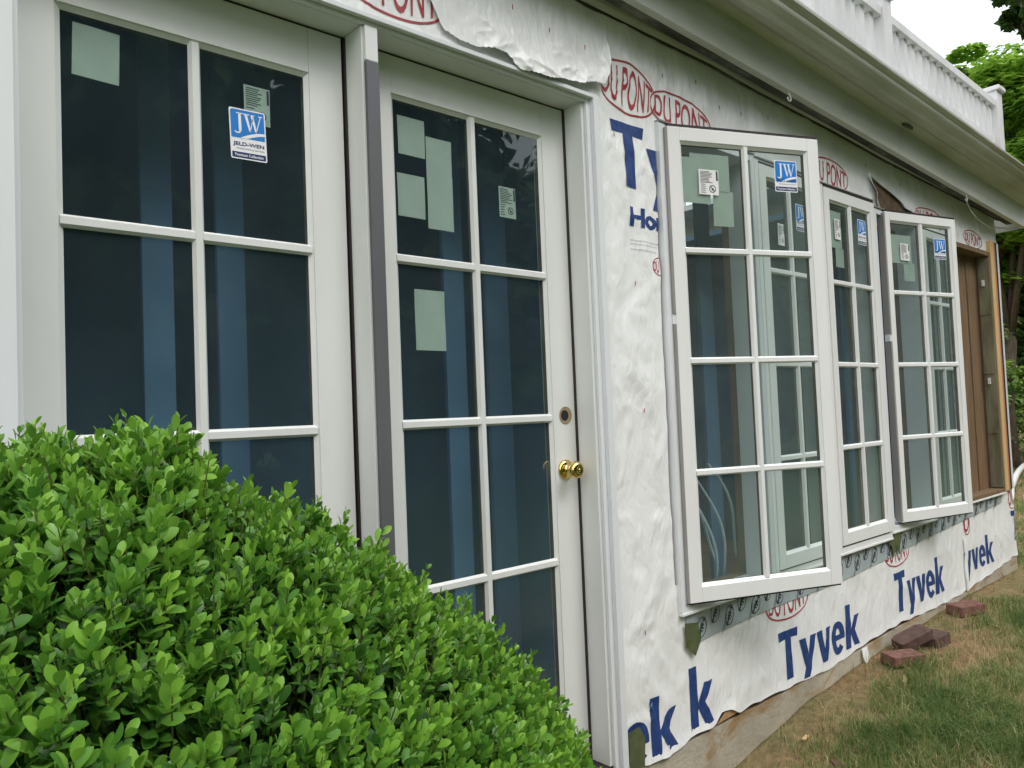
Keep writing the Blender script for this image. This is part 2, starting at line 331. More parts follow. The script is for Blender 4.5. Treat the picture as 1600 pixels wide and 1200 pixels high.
# --- sheathing with openings
holes = [(-.03, 1.50, -.02, 2.06)]+[(a+.012, b-.012, c+.012, d-.012) for a, b, c, d in WINS]
def holey(xs, zs, y0, y1, name, m):
    mb = MB()
    for i in range(len(xs)-1):
        for j in range(len(zs)-1):
            cx, cz = (xs[i]+xs[i+1])/2, (zs[j]+zs[j+1])/2
            if any(h[0] < cx < h[1] and h[2] < cz < h[3] for h in holes): continue
            mb.poly([(xs[i], y0, zs[j]), (xs[i+1], y0, zs[j]), (xs[i+1], y0, zs[j+1]), (xs[i], y0, zs[j+1])]); mb.poly([(xs[i], y1, zs[j]), (xs[i], y1, zs[j+1]), (xs[i+1], y1, zs[j+1]), (xs[i+1], y1, zs[j])])
    return mb.build(name, m, house)
gxs = sorted(set([-1.5, XC-.01]+[h[0] for h in holes]+[h[1] for h in holes])); gzs = sorted(set([ZF(2), 2.36]+[h[2] for h in holes]+[h[3] for h in holes]))
holey(gxs, gzs, YW, -.055, 'sheathing_wall', OSB)
# wall end (the far corner) and siding left of the doors
MB().box(XC-.01, XC, YW, 3.6, ZF(5), 2.3).build('end_wall', OSB, house)
sd = MB()
for k in range(14):
    z0 = -.05+k*.17; sd.prism([(0, -.085, 0), (0, -.072, 0), (0, -.072, .17), (0, -.076, .17)], (-1.5, 0, z0), (-.135, 0, z0))
sd.build('siding', WHITE, house)

# --- house wrap
def off(x, z):
    """outward billow of the wrap above its base face"""
    x = np.asarray(x, float); z = np.asarray(z, float)
    u = x*.94+z*.34; v = -x*.34+z*.94
    r1 = 1-np.abs(2*fbm(u*5+2, v*2.2, 5, 3)-1); r2 = 1-np.abs(2*fbm(x*11+4*fbm(x*3, z*3, 2), z*5, 9, 3)-1)
    narrow = np.clip(1-np.abs(x-1.7)/.2, 0, 1)
    e = .0065*r1**5+.0032*r2**5*(1+1.8*narrow)+.005*fbm(x*1.3, z*1.3, 12, 2)
    low = np.clip((.35-z)/.35, 0, 1); e = e+low*.006*fbm(x*4, z*2, 77, 3)
    return e
def wrap_bottom(x): return np.interp(x, [1.5, 1.62, 1.75, 1.80, 1.88, 2.02, 2.06, 2.12, 2.17, 2.34, 2.53, 2.75, 2.9, 3.15, 3.2, 3.41, 3.6, 3.83, 4.2, 4.49, 4.9, 5.41],
    [-.058, -.058, -.070, -.064, -.050, -.046, -.020, -.022, -.046, -.042, -.052, -.058, -.060, -.040, -.036, -.028, -.020, -.030, -.035, -.028, .0, .036])+.003*np.sin(np.asarray(x)*37)
def wrap_top(x): return np.interp(x, [-2, 1.3, 1.8, 2.22, 2.47, 3.18, 3.74, 4.39, 5.07, 5.5], [2.362, 2.360, 2.350, 2.346, 2.328, 2.303, 2.273, 2.251, 2.228, 2.205])
def headclip(x):  # lower ragged edge of the wrap above each window head
    return None
wx = np.arange(1.50, XC+.006, .0125); nz = 180
mbv = []; X, T = np.meshgrid(wx, np.linspace(0, 1, nz), indexing='ij')
Z = wrap_bottom(X)+(wrap_top(X)-wrap_bottom(X))*T
Yy = YT-off(X, Z)
# lower hem lifts off a little
Yy -= .006*np.clip(1-(Z-wrap_bottom(X))/.03, 0, 1)*fbm(X*9, Z*0+3, 41)
V = np.stack([X, Yy, Z], -1).reshape(-1, 3)
ii, jj = np.meshgrid(np.arange(len(wx)-1), np.arange(nz-1), indexing='ij'); a = (ii*nz+jj).ravel(); F = np.stack([a, a+nz, a+nz+1, a+1], -1)
cxm = V[F].mean(1); hole = np.zeros(len(F), bool)
for (x0, x1, z0, z1) in WINS:
    top = z1-.004+.012*fbm(cxm[:, 0]*6, cxm[:, 0]*0, 3)
    hole |= (cxm[:, 0] > x0+.004) & (cxm[:, 0] < x1-.002) & (cxm[:, 2] > z0+.006) & (cxm[:, 2] < top)
hole |= (cxm[:, 0] < 1.515) & (cxm[:, 2] < 2.055)
hole |= (cxm[:, 0] > 1.84) & (cxm[:, 0] < 5.23) & (cxm[:, 2] > .465) & (cxm[:, 2] < 1.95)
# torn openings in the wrap beside the third window's head
def inpoly(px, pz, poly):
    r = np.zeros(len(px), bool); n = len(poly)
    for i in range(n):
        x1, z1 = poly[i]; x2, z2 = poly[(i+1) % n]
        c = ((z1 > pz) != (z2 > pz)) & (px < (x2-x1)*(pz-z1)/(z2-z1+1e-12)+x1); r ^= c
    return r
TEARPTS = [(3.517, 2.165), (3.568, 2.118), (3.608, 2.09), (3.606, 2.05), (3.612, 2.012), (3.694, 2.010), (4.113, 2.040), (3.995, 2.055), (3.905, 2.066), (3.862, 2.092), (3.777, 2.113), (3.65, 2.135), (3.564, 2.150)]
wrap = np_mesh('house_wrap', V, F[~hole], TYV, house, smooth=True)
wrap['label'] = 'white building wrap sheet around the windows'
# sheet above the doors
def sheet(name, xs, top, bot, yfun, nz=60, label=None, keep=None):
    X, T = np.meshgrid(xs, np.linspace(0, 1, nz), indexing='ij'); zb = bot(X); zt = top(X); Z = zb+(zt-zb)*T
    V = np.stack([X, yfun(X, Z, T), Z], -1).reshape(-1, 3); ii, jj = np.meshgrid(np.arange(len(xs)-1), np.arange(nz-1), indexing='ij'); a = (ii*nz+jj).ravel()
    F = np.stack([a, a+nz, a+nz+1, a+1], -1)
    if keep is not None:
        c = V[F].mean(1); F = F[keep(c[:, 0], c[:, 2])]
    o = np_mesh(name, V, F, TYV, house, smooth=True)
    if label: o['label'] = label
    return o
sheet('house_wrap', np.arange(-.2, 1.502, .0125), lambda x: 2.36+x*0, lambda x: 2.052+x*0, lambda X, Z, T: YT-off(X, Z), 30, 'smooth upper strip of white wrap behind the crumpled flap')
def flap_y(X, Z, T):
    d = 1-T
    crump = .010*(1-np.abs(2*vn(X*9-Z*5, Z*13+X*4, 21)-1))**4+.006*(1-np.abs(2*vn(X*22+Z*13, Z*25-X*8, 25)-1))**4
    k = np.clip((X-1.0)/.2, 0, 1)*.85+.15
    return -.0835-.019*k*d**1.3-k*crump*np.clip(d*2.6-1.3, 0, 1)-.004*fbm(X*3, Z*3, 6)
fb_x = [.80, .86, .905, .941, 1.00, 1.055, 1.10, 1.155, 1.18, 1.205, 1.26, 1.318, 1.40, 1.457, 1.52, 1.562, 1.585, 1.606]
fb_z = [2.30, 2.22, 2.15, 2.085, 2.070, 2.066, 2.075, 2.076, 2.052, 2.038, 2.043, 2.044, 2.060, 2.064, 2.085, 2.088, 2.13, 2.18]
sheet('wrap_flap', np.arange(.80, 1.607, .006), lambda x: 2.335-.02*(x-.8)+x*0, lambda x: np.minimum(np.interp(x, fb_x, fb_z)+.004*np.interp(x*60 % 1, [0, .3, 1], [0, 1, 0])+.010, 2.33), flap_y, 70, 'crumpled torn flap of wrap hanging over the door head')
# curled tongues of wrap at the tear
def tongue(pts_a, pts_b, lift, name='wrap_flap'):
    n = 26; m = 14; V = []; 
    A = np.array(pts_a, float); B = np.array(pts_b, float)
    ta = np.linspace(0, 1, len(A)); tb = np.linspace(0, 1, len(B))
    for i in range(n):
        t = i/(n-1); pa = np.array([np.interp(t, ta, A[:, k]) for k in (0, 1)]); pb = np.array([np.interp(t, tb, B[:, k]) for k in (0, 1)])
        for j in range(m):
            s = j/(m-1); q = pa*(1-s)+pb*s
            V.append((q[0], -.086-lift*s**2-.004*vn(q[0]*30, q[1]*30, 4), q[1]))
    F = [(i*m+j, (i+1)*m+j, (i+1)*m+j+1, i*m+j+1) for i in range(n-1) for j in range(m-1)]
    return np_mesh(name, np.array(V), np.array(F), TYV, house, smooth=True)
TP = TEARPTS
MB().poly([(x_, -.0895, z_) for x_, z_ in TP]).build('exposed_sheathing', OSB, house)['label'] = 'brown sheathing showing through a tear in the wrap'
tongue([TP[0], TP[12], TP[11], TP[10], TP[9], TP[8], TP[7], TP[6]], [(x_+.012, z_-.016*math.sin(math.pi*k/7)-.002) for k, (x_, z_) in enumerate([TP[0], TP[12], TP[11], TP[10], TP[9], TP[8], TP[7], TP[6]])], .014)['label'] = 'curled wrap lip along the brown tear'
tongue([(TP[0][0]-.01, TP[0][1]), TP[1], TP[2], TP[3], TP[4]], [(x_-.03*math.sin(math.pi*k/4)-.006, z_) for k, (x_, z_) in enumerate([TP[0], TP[1], TP[2], TP[3], TP[4]])][::1], .012)['label'] = 'curled wrap lip left of the brown tear'
# --- folded vertical seam near the right end
sm = MB(); 
for k in range(10):
    z0 = -.03+k*.03; sm.poly([(4.475, -.088-.004*math.sin(k), z0), (4.50, -.094, z0), (4.50, -.094, z0+.03), (4.475, -.088-.004*math.sin(k+1), z0+.03)], 0, True)
sm.build('wrap_seam', TYV, house)

# --- printed lettering that lies on the wrap
def text_mesh(txt, bold=0.0, spacing=1.0):
    cu = bpy.data.curves.new('t', 'FONT'); cu.body = txt; cu.size = 1; cu.offset = bold; cu.space_character = spacing; cu.resolution_u = 4; cu.fill_mode = 'FRONT'
    o = bpy.data.objects.new('t', cu); COL.objects.link(o); dg = bpy.context.evaluated_depsgraph_get()
    me = bpy.data.meshes.new_from_object(o.evaluated_get(dg)); bpy.data.objects.remove(o); bpy.data.curves.remove(cu)
    bm = bmesh.new(); bm.from_mesh(me); bpy.data.meshes.remove(me); return bm
def fit(bm, x0, x1, z0, z1):
    xs = [v.co.x for v in bm.verts]; ys = [v.co.y for v in bm.verts]; a, b, c, d = min(xs), max(xs), min(ys), max(ys)
    for v in bm.verts: v.co = Vector((x0+(v.co.x-a)/(b-a)*(x1-x0), z0+(v.co.y-c)/(d-c)*(z1-z0), 0))
def cutgrid(bm, step):
    xs = [v.co.x for v in bm.verts]; ys = [v.co.y for v in bm.verts]
    for ax, lo, hi in ((0, min(xs), max(xs)), (1, min(ys), max(ys))):
        k = lo+step
        while k < hi:
            no = (1, 0, 0) if ax == 0 else (0, 1, 0); co = (k, 0, 0) if ax == 0 else (0, k, 0)
            bmesh.ops.bisect_plane(bm, geom=bm.verts[:]+bm.edges[:]+bm.faces[:], plane_co=co, plane_no=no); k += step
def clip(bm, co, no):
    bmesh.ops.bisect_plane(bm, geom=bm.verts[:]+bm.edges[:]+bm.faces[:], plane_co=co, plane_no=no, clear_outer=True)
def lay(bm, name, m, yfun, parent=house, step=.0125, label=None):
    cutgrid(bm, step)
    if bm.verts:
        xs = np.array([v.co.x for v in bm.verts]); zs = np.array([v.co.y for v in bm.verts]); ys = yfun(xs, zs)
        for v, yy in zip(bm.verts, ys): v.co = Vector((v.co.x, float(yy), v.co.y))
    me = bpy.data.meshes.new(name); bm.to_mesh(me); bm.free(); me.materials.append(m)
    o = bpy.data.objects.new(name, me); COL.objects.link(o); o.parent = parent
    if label: o['label'] = label
    return o
onwrap = lambda x, z: YT-off(x, z)-.0015
# polygon letters with the slightly flared strokes of the printed word
GL = {
 'T': (.62, [[(0, 1), (.62, 1), (.60, .82), (.41, .83), (.43, 0), (.22, 0), (.22, .83), (.02, .82)]]),
 'y': (.56, [[(0, .70), (.20, .70), (.30, .32), (.38, .70), (.57, .70), (.33, -.12), (.28, -.28), (.08, -.28), (.20, .06)]]),
 'v': (.54, [[(0, .70), (.20, .70), (.285, .27), (.36, .70), (.55, .70), (.36, 0), (.18, 0)]]),
 'k': (.56, [[(0, 1), (.19, 1), (.19, 0), (0, 0)], [(.19, .40), (.36, .70), (.57, .70), (.36, .385), (.58, 0), (.36, 0), (.19, .33)]]),
 'e': (.52, None)}
def glyph(bm, ch, x, s, sx, z):
    wd, polys = GL[ch]
    if ch == 'e':
        polys = []; c = (.26, .35); RO, RI = (.26, .37), (.085, .215); n = 22
        a0, a1 = math.radians(0), math.radians(318)
        for i in range(n):
            p, q = a0+(a1-a0)*i/n, a0+(a1-a0)*(i+1)/n
            polys.append([(c[0]+RO[0]*math.cos(p), c[1]+RO[1]*math.sin(p)), (c[0]+RO[0]*math.cos(q), c[1]+RO[1]*math.sin(q)), (c[0]+RI[0]*math.cos(q), c[1]+RI[1]*math.sin(q)), (c[0]+RI[0]*math.cos(p), c[1]+RI[1]*math.sin(p))])
        polys.append([(.17, .42), (.52, .42), (.52, .30), (.17, .30)])
    for pl in polys:
        vs = [bm.verts.new((x+px*s*sx, z+py*s, 0)) for px, py in pl]
        f = bm.faces.new(vs)
    return x+(wd+.04)*s*sx
def word(txt, x0, x1, z0, h, name='printed_word', clips=(), label=None, rot=0, yf=onwrap):
    tot = sum(GL[c][0]+.04 for c in txt)-.04; sx = (x1-x0)/(tot*h); bm = bmesh.new(); x = x0
    for c in txt: x = glyph(bm, c, x, h, sx, z0)
    bmesh.ops.triangulate(bm, faces=bm.faces[:])
    if rot:
        bmesh.ops.rotate(bm, verts=bm.verts[:], cent=(x0, z0, 0), matrix=Matrix.Rotation(rot, 3, 'Z'))
    # the sheet is not perfectly flat when printed: slight waviness of the outline
    for co, no in clips: clip(bm, co, no)
    return lay(bm, name, INKB, yf, label=label)
LB = {}
word('Tyvek', 2.465, 3.154, -.022, .19, clips=[((0, -.052, 0), (0, -1, 0))], label='dark blue word Tyvek, nearest whole one on the lower wrap')
word('Tyvek', 3.54, 4.165, .028, .192, clips=[((0, -.018, 0), (0, -1, 0))], label='dark blue word Tyvek, middle of the lower wrap')
word('Tyvek', 4.351, 4.952, .062, .17, clips=[((4.49, 0, 0), (-1, 0, 0)), ((0, .0, 0), (0, -1, 0))], label='dark blue word cut off at the seam, reading yvek')
word('Tyvek', 5.325, 6.0, .13, .19, clips=[((5.39, 0, 0), (1, 0, 0))], label='dark blue stroke of a word at the far wall corner')
word('Tyvek', 1.085, 1.805, -.050, .185, clips=[((1.545, 0, 0), (-1, 0, 0)), ((0, -.055, 0), (0, -1, 0))], label='dark blue letters ek at the bottom of the wrap beside the door casing')
word('k', 1.885, 2.012, -.034, .21, label='single dark blue letter k low on the wrap')
word('Ty', 1.612, 1.94, 1.795, .215, clips=[((1.838, 0, 0), (1, 0, 0))], label='large dark blue letters Ty between door and window')
bm = text_mesh('HomeWrap', .035, .95); fit(bm, 1.688, 2.22, 1.648, 1.732); clip(bm, (1.838, 0, 0), (1, 0, 0)); lay(bm, 'printed_word', INKB, onwrap, label='blue word Home cut off by the window frame')
for k, (z, wdt) in enumerate(((1.618, .15), (1.606, .14), (1.588, .135))):
    bm = text_mesh('vapour permeable air and water barrier sheet', 0, 1); fit(bm, 1.69, 1.69+wdt, z, z+.007); lay(bm, 'printed_line', INKG, onwrap, step=.02)
def oval(cx, cz, a, b, txt='DU PONT', rot=0, clips=(), thick=.0065, yf=onwrap, label=None, m=INKR, name='printed_oval'):
    bm = bmesh.new(); n = 64; ring = []
    for i in range(n):
        t = 2*math.pi*i/n; ct, st = math.cos(t), math.sin(t); e = abs(st)**.85*(1 if st >= 0 else -1)
        ring.append((bm.verts.new((cx+a*ct, cz+b*e, 0)), bm.verts.new((cx+(a-thick)*ct, cz+(b-thick)*e, 0))))
    for i in range(n):
        p, q = ring[i], ring[(i+1) % n]; bm.faces.new((p[0], q[0], q[1], p[1]))
    t = text_mesh(txt, .004, 1.0); xs = [v.co.x for v in t.verts]; ys = [v.co.y for v in t.verts]; x0, x1, y0, y1 = min(xs), max(xs), min(ys), max(ys)
    vm = {}
    bmesh.ops.triangulate(t, faces=t.faces[:]); bmesh.ops.subdivide_edges(t, edges=[e for e in t.edges if e.calc_length() > .25], cuts=3)
    for v in t.verts:
        u = -1+2*(v.co.x-x0)/(x1-x0); h = -1+2*(v.co.y-y0)/(y1-y0)
        env = math.sqrt(max(0, 1-(u*.83)**2)); vm[v] = bm.verts.new((cx+u*a*.86, cz+h*(b-thick*2.2)*env*.93, 0))
    for f in t.faces:
        try: bm.faces.new([vm[v] for v in f.verts])
        except ValueError: pass
    t.free()
    if rot: bmesh.ops.rotate(bm, verts=bm.verts[:], cent=(cx, cz, 0), matrix=Matrix.Rotation(rot, 3, 'Z'))
    for co, no in clips: clip(bm, co, no)
    return lay(bm, name, m, yf, label=label)
RL = 'red oval printed with DU PONT '
oval(1.705, 2.130, .148, .088, clips=[((1.845, 0, 0), (1, 0, 0)), ((1.575, 0, 0), (-1, 0, 0))], rot=-.08, label=RL+'beside the door head')
oval(2.005, 2.105, .185, .074, clips=[((1.825, 0, 0), (-1, 0, 0)), ((0, 2.052, 0), (0, -1, 0))], rot=-.06, label=RL+'above the nearest open window')
oval(3.13, 2.098, .18, .070, clips=[((0, 2.045, 0), (0, -1, 0))], rot=-.02, label=RL+'above the middle closed window')
oval(4.28, 2.050, .20, .058, clips=[((0, 2.006, 0), (0, -1, 0))], rot=-.02, label=RL+'above the farther open window')
oval(4.96, 2.020, .16, .055, clips=[((0, 1.975, 0), (0, -1, 0))], rot=-.02, label=RL+'above the empty opening at the far end')
oval(.79, 2.165, .165, .082, rot=-.03, label=RL+'above the mullion between the doors')
oval(2.545, .285, .165, .076, clips=[((0, .277, 0), (0, 1, 0))], label='lower half of a red oval below the nearest open window')
oval(3.60, .322, .150, .074, clips=[((0, .308, 0), (0, 1, 0))], label='lower half of a red oval below the mullion')
oval(4.56, .34, .05, .07, 'D', label='narrow red oval by the wrap seam')
oval(5.37, .40, .07, .07, 'DU', clips=[((5.392, 0, 0), (1, 0, 0))], label='red oval at the far wall corner')
oval(1.848, 1.545, .05, .033, 'DU PONT', clips=[((1.842, 0, 0), (1, 0, 0))], thick=.003, label='small red oval beside the nearest window frame')
# staples / red printed ticks on the upper strip
for (x, z) in ((1.02, 2.25), (1.18, 2.22), (1.33, 2.20), (1.48, 2.19), (1.70, 1.47), (1.71, 1.05), (1.62, 1.95), (2.4, 2.20), (2.7, 2.17), (1.9, 2.22), (2.1, 2.25), (2.25, 2.19), (2.95, 2.19), (2.6, 2.23), (3.5, 2.20), (3.9, 2.17), (1.66, .34)):
    yy = float(onwrap(x, z))-(.020 if x < 1.5 else .003); MB().box(x, x+.003, yy-.001, yy, z, z+.014).build('staple', INKR if x < 1.8 else INKK, house)

# --- flashing tape under the windows
tx = np.arange(1.88, 5.19, .0125); nz = 12
bot = lambda x: np.interp(x, [1.88, 1.93, 2.4, 2.7, 3.0, 3.45, 4.2, 5.19], [.256, .252, .276, .277, .276, .300, .345, .392])
top = lambda x: np.interp(x, [1.88, 5.19], [.366, .468])
X, T = np.meshgrid(tx, np.linspace(0, 1, nz), indexing='ij'); Z = bot(X)+(top(X)-bot(X))*T
V = np.stack([X, YT-off(X, Z)-.0040, Z], -1).reshape(-1, 3); ii, jj = np.meshgrid(np.arange(len(tx)-1), np.arange(nz-1), indexing='ij'); a = (ii*nz+jj).ravel()
tape = np_mesh('flashing_tape', V, np.stack([a, a+nz, a+nz+1, a+1], -1), TAPE, house, smooth=True)
ontape = lambda x, z: YT-off(x, z)-.0055
bmt = bmesh.new()
def ell(bm, cx, cz, a, b, th, rot):
    n = 20; ring = []
    for i in range(n):
        t = 2*math.pi*i/n; p = []
        for s_ in (0, th):
            u, v = (a-s_)*math.cos(t), (b-s_)*math.sin(t); p.append(bm.verts.new((cx+u*math.cos(rot)-v*math.sin(rot), cz+u*math.sin(rot)+v*math.cos(rot), 0)))
        ring.append(p)
    for i in range(n): p, q = ring[i], ring[(i+1) % n]; bm.faces.new((p[0], q[0], q[1], p[1]))
def addtext(bm, txt, cx, cz, wd, h, rot, bold=.03):
    t = text_mesh(txt, bold, .95); fit(t, -wd/2, wd/2, -h/2, h/2); vm = {}
    for v in t.verts:
        x, z = v.co.x, v.co.y; vm[v] = bm.verts.new((cx+x*math.cos(rot)-z*math.sin(rot), cz+x*math.sin(rot)+z*math.cos(rot), 0))
    for f in t.faces: bm.faces.new([vm[v] for v in f.verts])
    t.free()
x = 1.97; k = 0
while x < 5.1:
    zc = float(bot(x)+top(x))/2+(.018 if k % 2 else -.012); rr = 1.15
    ell(bmt, x, zc, .036, .027, .0035, rr); addtext(bmt, 'Tyvek', x+.009, zc+.007, .060, .019, rr, .05); addtext(bmt, 'Flashing', x-.008, zc-.010, .052, .016, rr, .05)
    if k % 2: addtext(bmt, 'installation guide', x+.050, zc-.052, .07, .009, rr, 0); addtext(bmt, 'see instructions', x+.058, zc-.044, .06, .007, rr, 0)
    x += .086; k += 1
lay(bmt, 'tape_print', INKK, ontape, tape, step=.05)
ol = MB(); ol.poly([(1.862, -.094, .335), (1.935, -.096, .325), (1.945, -.097, .262), (1.915, -.094, .215), (1.868, -.092, .255)])
ol.build('olive_tape_piece', OLIVE, house)['label'] = 'olive tape corner below the nearest window'
ol = MB(); ol.poly([(3.44, -.094, .405), (3.66, -.094, .425), (3.61, -.096, .350), (3.60, -.094, .305), (3.565, -.094, .345), (3.53, -.094, .300), (3.515, -.096, .355)])
ol.build('olive_tape_piece', OLIVE, house)['label'] = 'olive star shaped tape patch below the mullion'
ol = MB(); ol.poly([(1.552, -.094, -.055), (1.62, -.096, -.057), (1.63, -.095, .03), (1.60, -.096, .072), (1.552, -.094, .065)])
ol.build('olive_tape_piece', OLIVE, house)['label'] = 'olive tape scrap at the foot of the door casing'
tg = MB(); tg.poly([(3.155, -.089, -.045), (3.185, -.10, -.04), (3.19, -.105, -.095), (3.168, -.10, -.115), (3.15, -.095, -.08)]); tg.build('wrap_scrap', TYV, house)
tg = MB(); tg.poly([(2.03, -.0845, -.052), (2.17, -.0845, -.046), (2.15, -.0845, -.028), (2.08, -.0845, -.024)]); tg.build('sill_plate', WOOD, house)

# ================================================================== sashes and doors
def sash(parent, name, w_, rows, h_, zt, st_l, st_r, rt, rb, th, m, loc=(0, 0, 0), rz=0, spacer=True, mw=.0125, edge=True):
    """local x along the sash from the first glass edge, y inward from the front face, z absolute height"""
    W = 2*w_; zb = zt-rows*h_; o = []
    f = MB(); g = .0006
    f.box(-st_l, 0, 0, th, zb-rb, zt+rt); f.box(W, W+st_r, 0, th, zb-rb, zt+rt)
    f.box(g, W-g, .0004, th, zt, zt+rt); f.box(g, W-g, .0004, th, zb-rb, zb)
    fr = f.build(name, m, parent, .0012); fr.location = loc; fr.rotation_euler = (0, 0, rz); o.append(fr)
    b = MB(); q = .011; y0, y1, gy = .003, .0115, .0125
    # bead round the glazing (sloped, mitred)
    b.poly([(0, y0, zb), (0, y0, zt), (q, y1, zt-q), (q, y1, zb+q)][::-1]); b.poly([(W, y0, zt), (W, y0, zb), (W-q, y1, zb+q), (W-q, y1, zt-q)][::-1])
    b.poly([(0, y0, zt), (W, y0, zt), (W-q, y1, zt-q), (q, y1, zt-q)][::-1]); b.poly([(W, y0, zb), (0, y0, zb), (q, y1, zb+q), (W-q, y1, zb+q)][::-1])
    a, c = mw, mw*.55
    vp = [(-a, y1, 0), (-c, .0012, 0), (c, .0012, 0), (a, y1, 0)]; hp = [(0, y1, -a), (0, .0016, -c), (0, .0016, c), (0, y1, a)]
    b.prism(vp, (w_, 0, zb+.004), (w_, 0, zt-.004))
    for i in range(1, rows):
        z = zt-i*h_; b.prism(hp, (.004, 0, z), (w_-c*1.1, 0, z)); b.prism(hp, (w_+c*1.1, 0, z), (W-.004, 0, z))
    mg = b.build('muntin_grid', m, fr)
    gl = MB().poly([(0, gy, zb), (W, gy, zb), (W, gy, zt), (0, gy, zt)]); gl.build('glass', GLASS if name == 'french_door' else GLASSW, fr)
    # inner glazing bars and spacer
    s_ = MB(); t0, t1 = gy+.006, gy+.017
    s_.box(w_-.008, w_+.008, t0, t1, zb+.009, zt-.009)
    for i in range(1, rows): z = zt-i*h_; s_.box(.009, w_-.0082, t0, t1, z-.008, z+.008); s_.box(w_+.0082, W-.009, t0, t1, z-.008, z+.008)
    s_.box(.0005, .009, t0-.003, t1, zb+.0005, zt-.0005); s_.box(W-.009, W-.0005, t0-.003, t1, zb+.0005, zt-.0005); s_.box(.0092, W-.0092, t0-.003, t1, zt-.009, zt-.0005); s_.box(.0092, W-.0092, t0-.003, t1, zb+.0005, zb+.009)
    s_.build('glass_spacer', SPACER, fr)
    if edge:
        e = MB(); e.box(-st_l+.004, W+st_r-.001, .002, th-.004, zt+rt+.0005, zt+rt+.010); e.box(-st_l+.004, W+st_r-.002, .006, th-.004, zb-rb-.006, zb-rb-.0005); e.box(W+st_r+.0005, W+st_r+.003, .008, th-.004, zb-rb, zt+rt)
        e.build('weather_strip', DARK, fr)
    return fr
ZDOOR = [(1.918, .4382), (1.9277, .4414)]
# --- door frame
df = empty('door_frame'); df.parent = house
j = MB(); j.box(-.075, -.030, -.0745, .06, -.02, 2.0345); j.box(1.4835, 1.515, -.0745, .06, -.02, 2.0345); j.box(-.075, 1.515, -.0745, .06, 2.035, 2.062); j.build('jamb', WHITE, df, .001)
j = MB(); j.box(.6955, .7325, -.078, .06, -.02, 2.0342); j.build('mullion_post', WHITE, df, .0015)
j = MB(); j.box(.701, .7365, -.091, -.0785, -.02, 1.945); j.build('astragal_strip', GREYS, df, .002)
j = MB(); j.box(.701, .7365, -.089, -.0787, 1.9455, 2.0338); j.build('astragal_cap', WHITE, df, .002)
j = MB(); j.box(1.4955, 1.514, -.086, -.0752, -.05, 2.046); j.box(1.5145, 1.541, -.101, -.0752, -.05, 2.058); j.box(1.5415, 1.549, -.092, -.0752, -.05, 2.060)
j.box(-.036, -.027, -.09, -.0752, -.05, 2.046); j.box(-.105, -.0365, -.102, -.0752, -.05, 2.058); j.box(-.132, -.1055, -.095, -.0752, -.05, 2.058)
j.box(-.027, 1.495, -.086, -.0752, 2.0355, 2.0455); j.box(-.036, 1.514, -.1015, -.0754, 2.0462, 2.0582)
j.build('casing', CASE, df, .0012)
j = MB(); j.box(-.03, 1.4835, -.12, .06, -.05, -.021); j.build('threshold', DARK, df)
j = MB(); j.box(-.03, 1.4835, .046, .058, -.02, 2.0345); 
gk = MB(); gk.box(1.4775, 1.4832, -.002, .03, -.018, 2.03); gk.box(.6905, .6952, -.002, .03, -.018, 2.03); gk.box(-.03, .6952, .004, .03, 2.0305, 2.0345); gk.box(.733, 1.4832, .004, .03, 2.0305, 2.0345); gk.build('gasket', DARK, df)
# --- the two doors
dl = sash(house, 'french_door', .2727, 4, .4382, 1.918, .078, .0905, 1.0*(2.030-1.918), .166, .042, WHITE, (.0499, .004, 0), edge=False, mw=.0135)
dl['label'] = 'left glazed door behind the shrub, with blue sticker'
dr = sash(house, 'french_door', .2763, 4, .4414, 1.9277, .0955, .0950, 2.030-1.9277, .162, .042, WHITE, (.8303, .004, 0), edge=False, mw=.0135)
dr['label'] = 'right glazed door with brass knob'
# knob, bore
kb = MB(); c = (1.424-.8303, -.001, .884)
kb.lathe([(0, .0), (0, .036), (.004, .036), (.010, .030), (.012, .022), (.013, .013), (.030, .0115), (.034, .013), (.037, .019), (.042, .026), (.050, .0305), (.058, .0305), (.065, .027), (.069, .021), (.0705, .015), (.0690, .0135), (.0690, .0045), (.0712, .0035), (.0712, 0)], c, (0, -1, 0), 40)
kn = kb.build('door_knob', BRASS, dr)
kc = Vector((1.424-.8303, -.001, .884))
for v in kn.data.vertices: v.co = kc+(v.co-kc)*.86
bo = MB(); c = (1.435-.8303, -.0012, 1.052); bo.lathe([(.0, .0275), (.001, .0265), (-.0, .0262)], c, (0, -1, 0), 36, 0)
bo.lathe([(.0004, .0262), (.0002, .010), (.0003, .0)], c, (0, -1, 0), 36, 0)
bo.lathe([(.0010, .0165), (.0010, 0)], (c[0]-.005, c[1], c[2]), (0, -1, 0), 30, 1)
bo.build('lock_bore', [BORE, BLACK], dr)

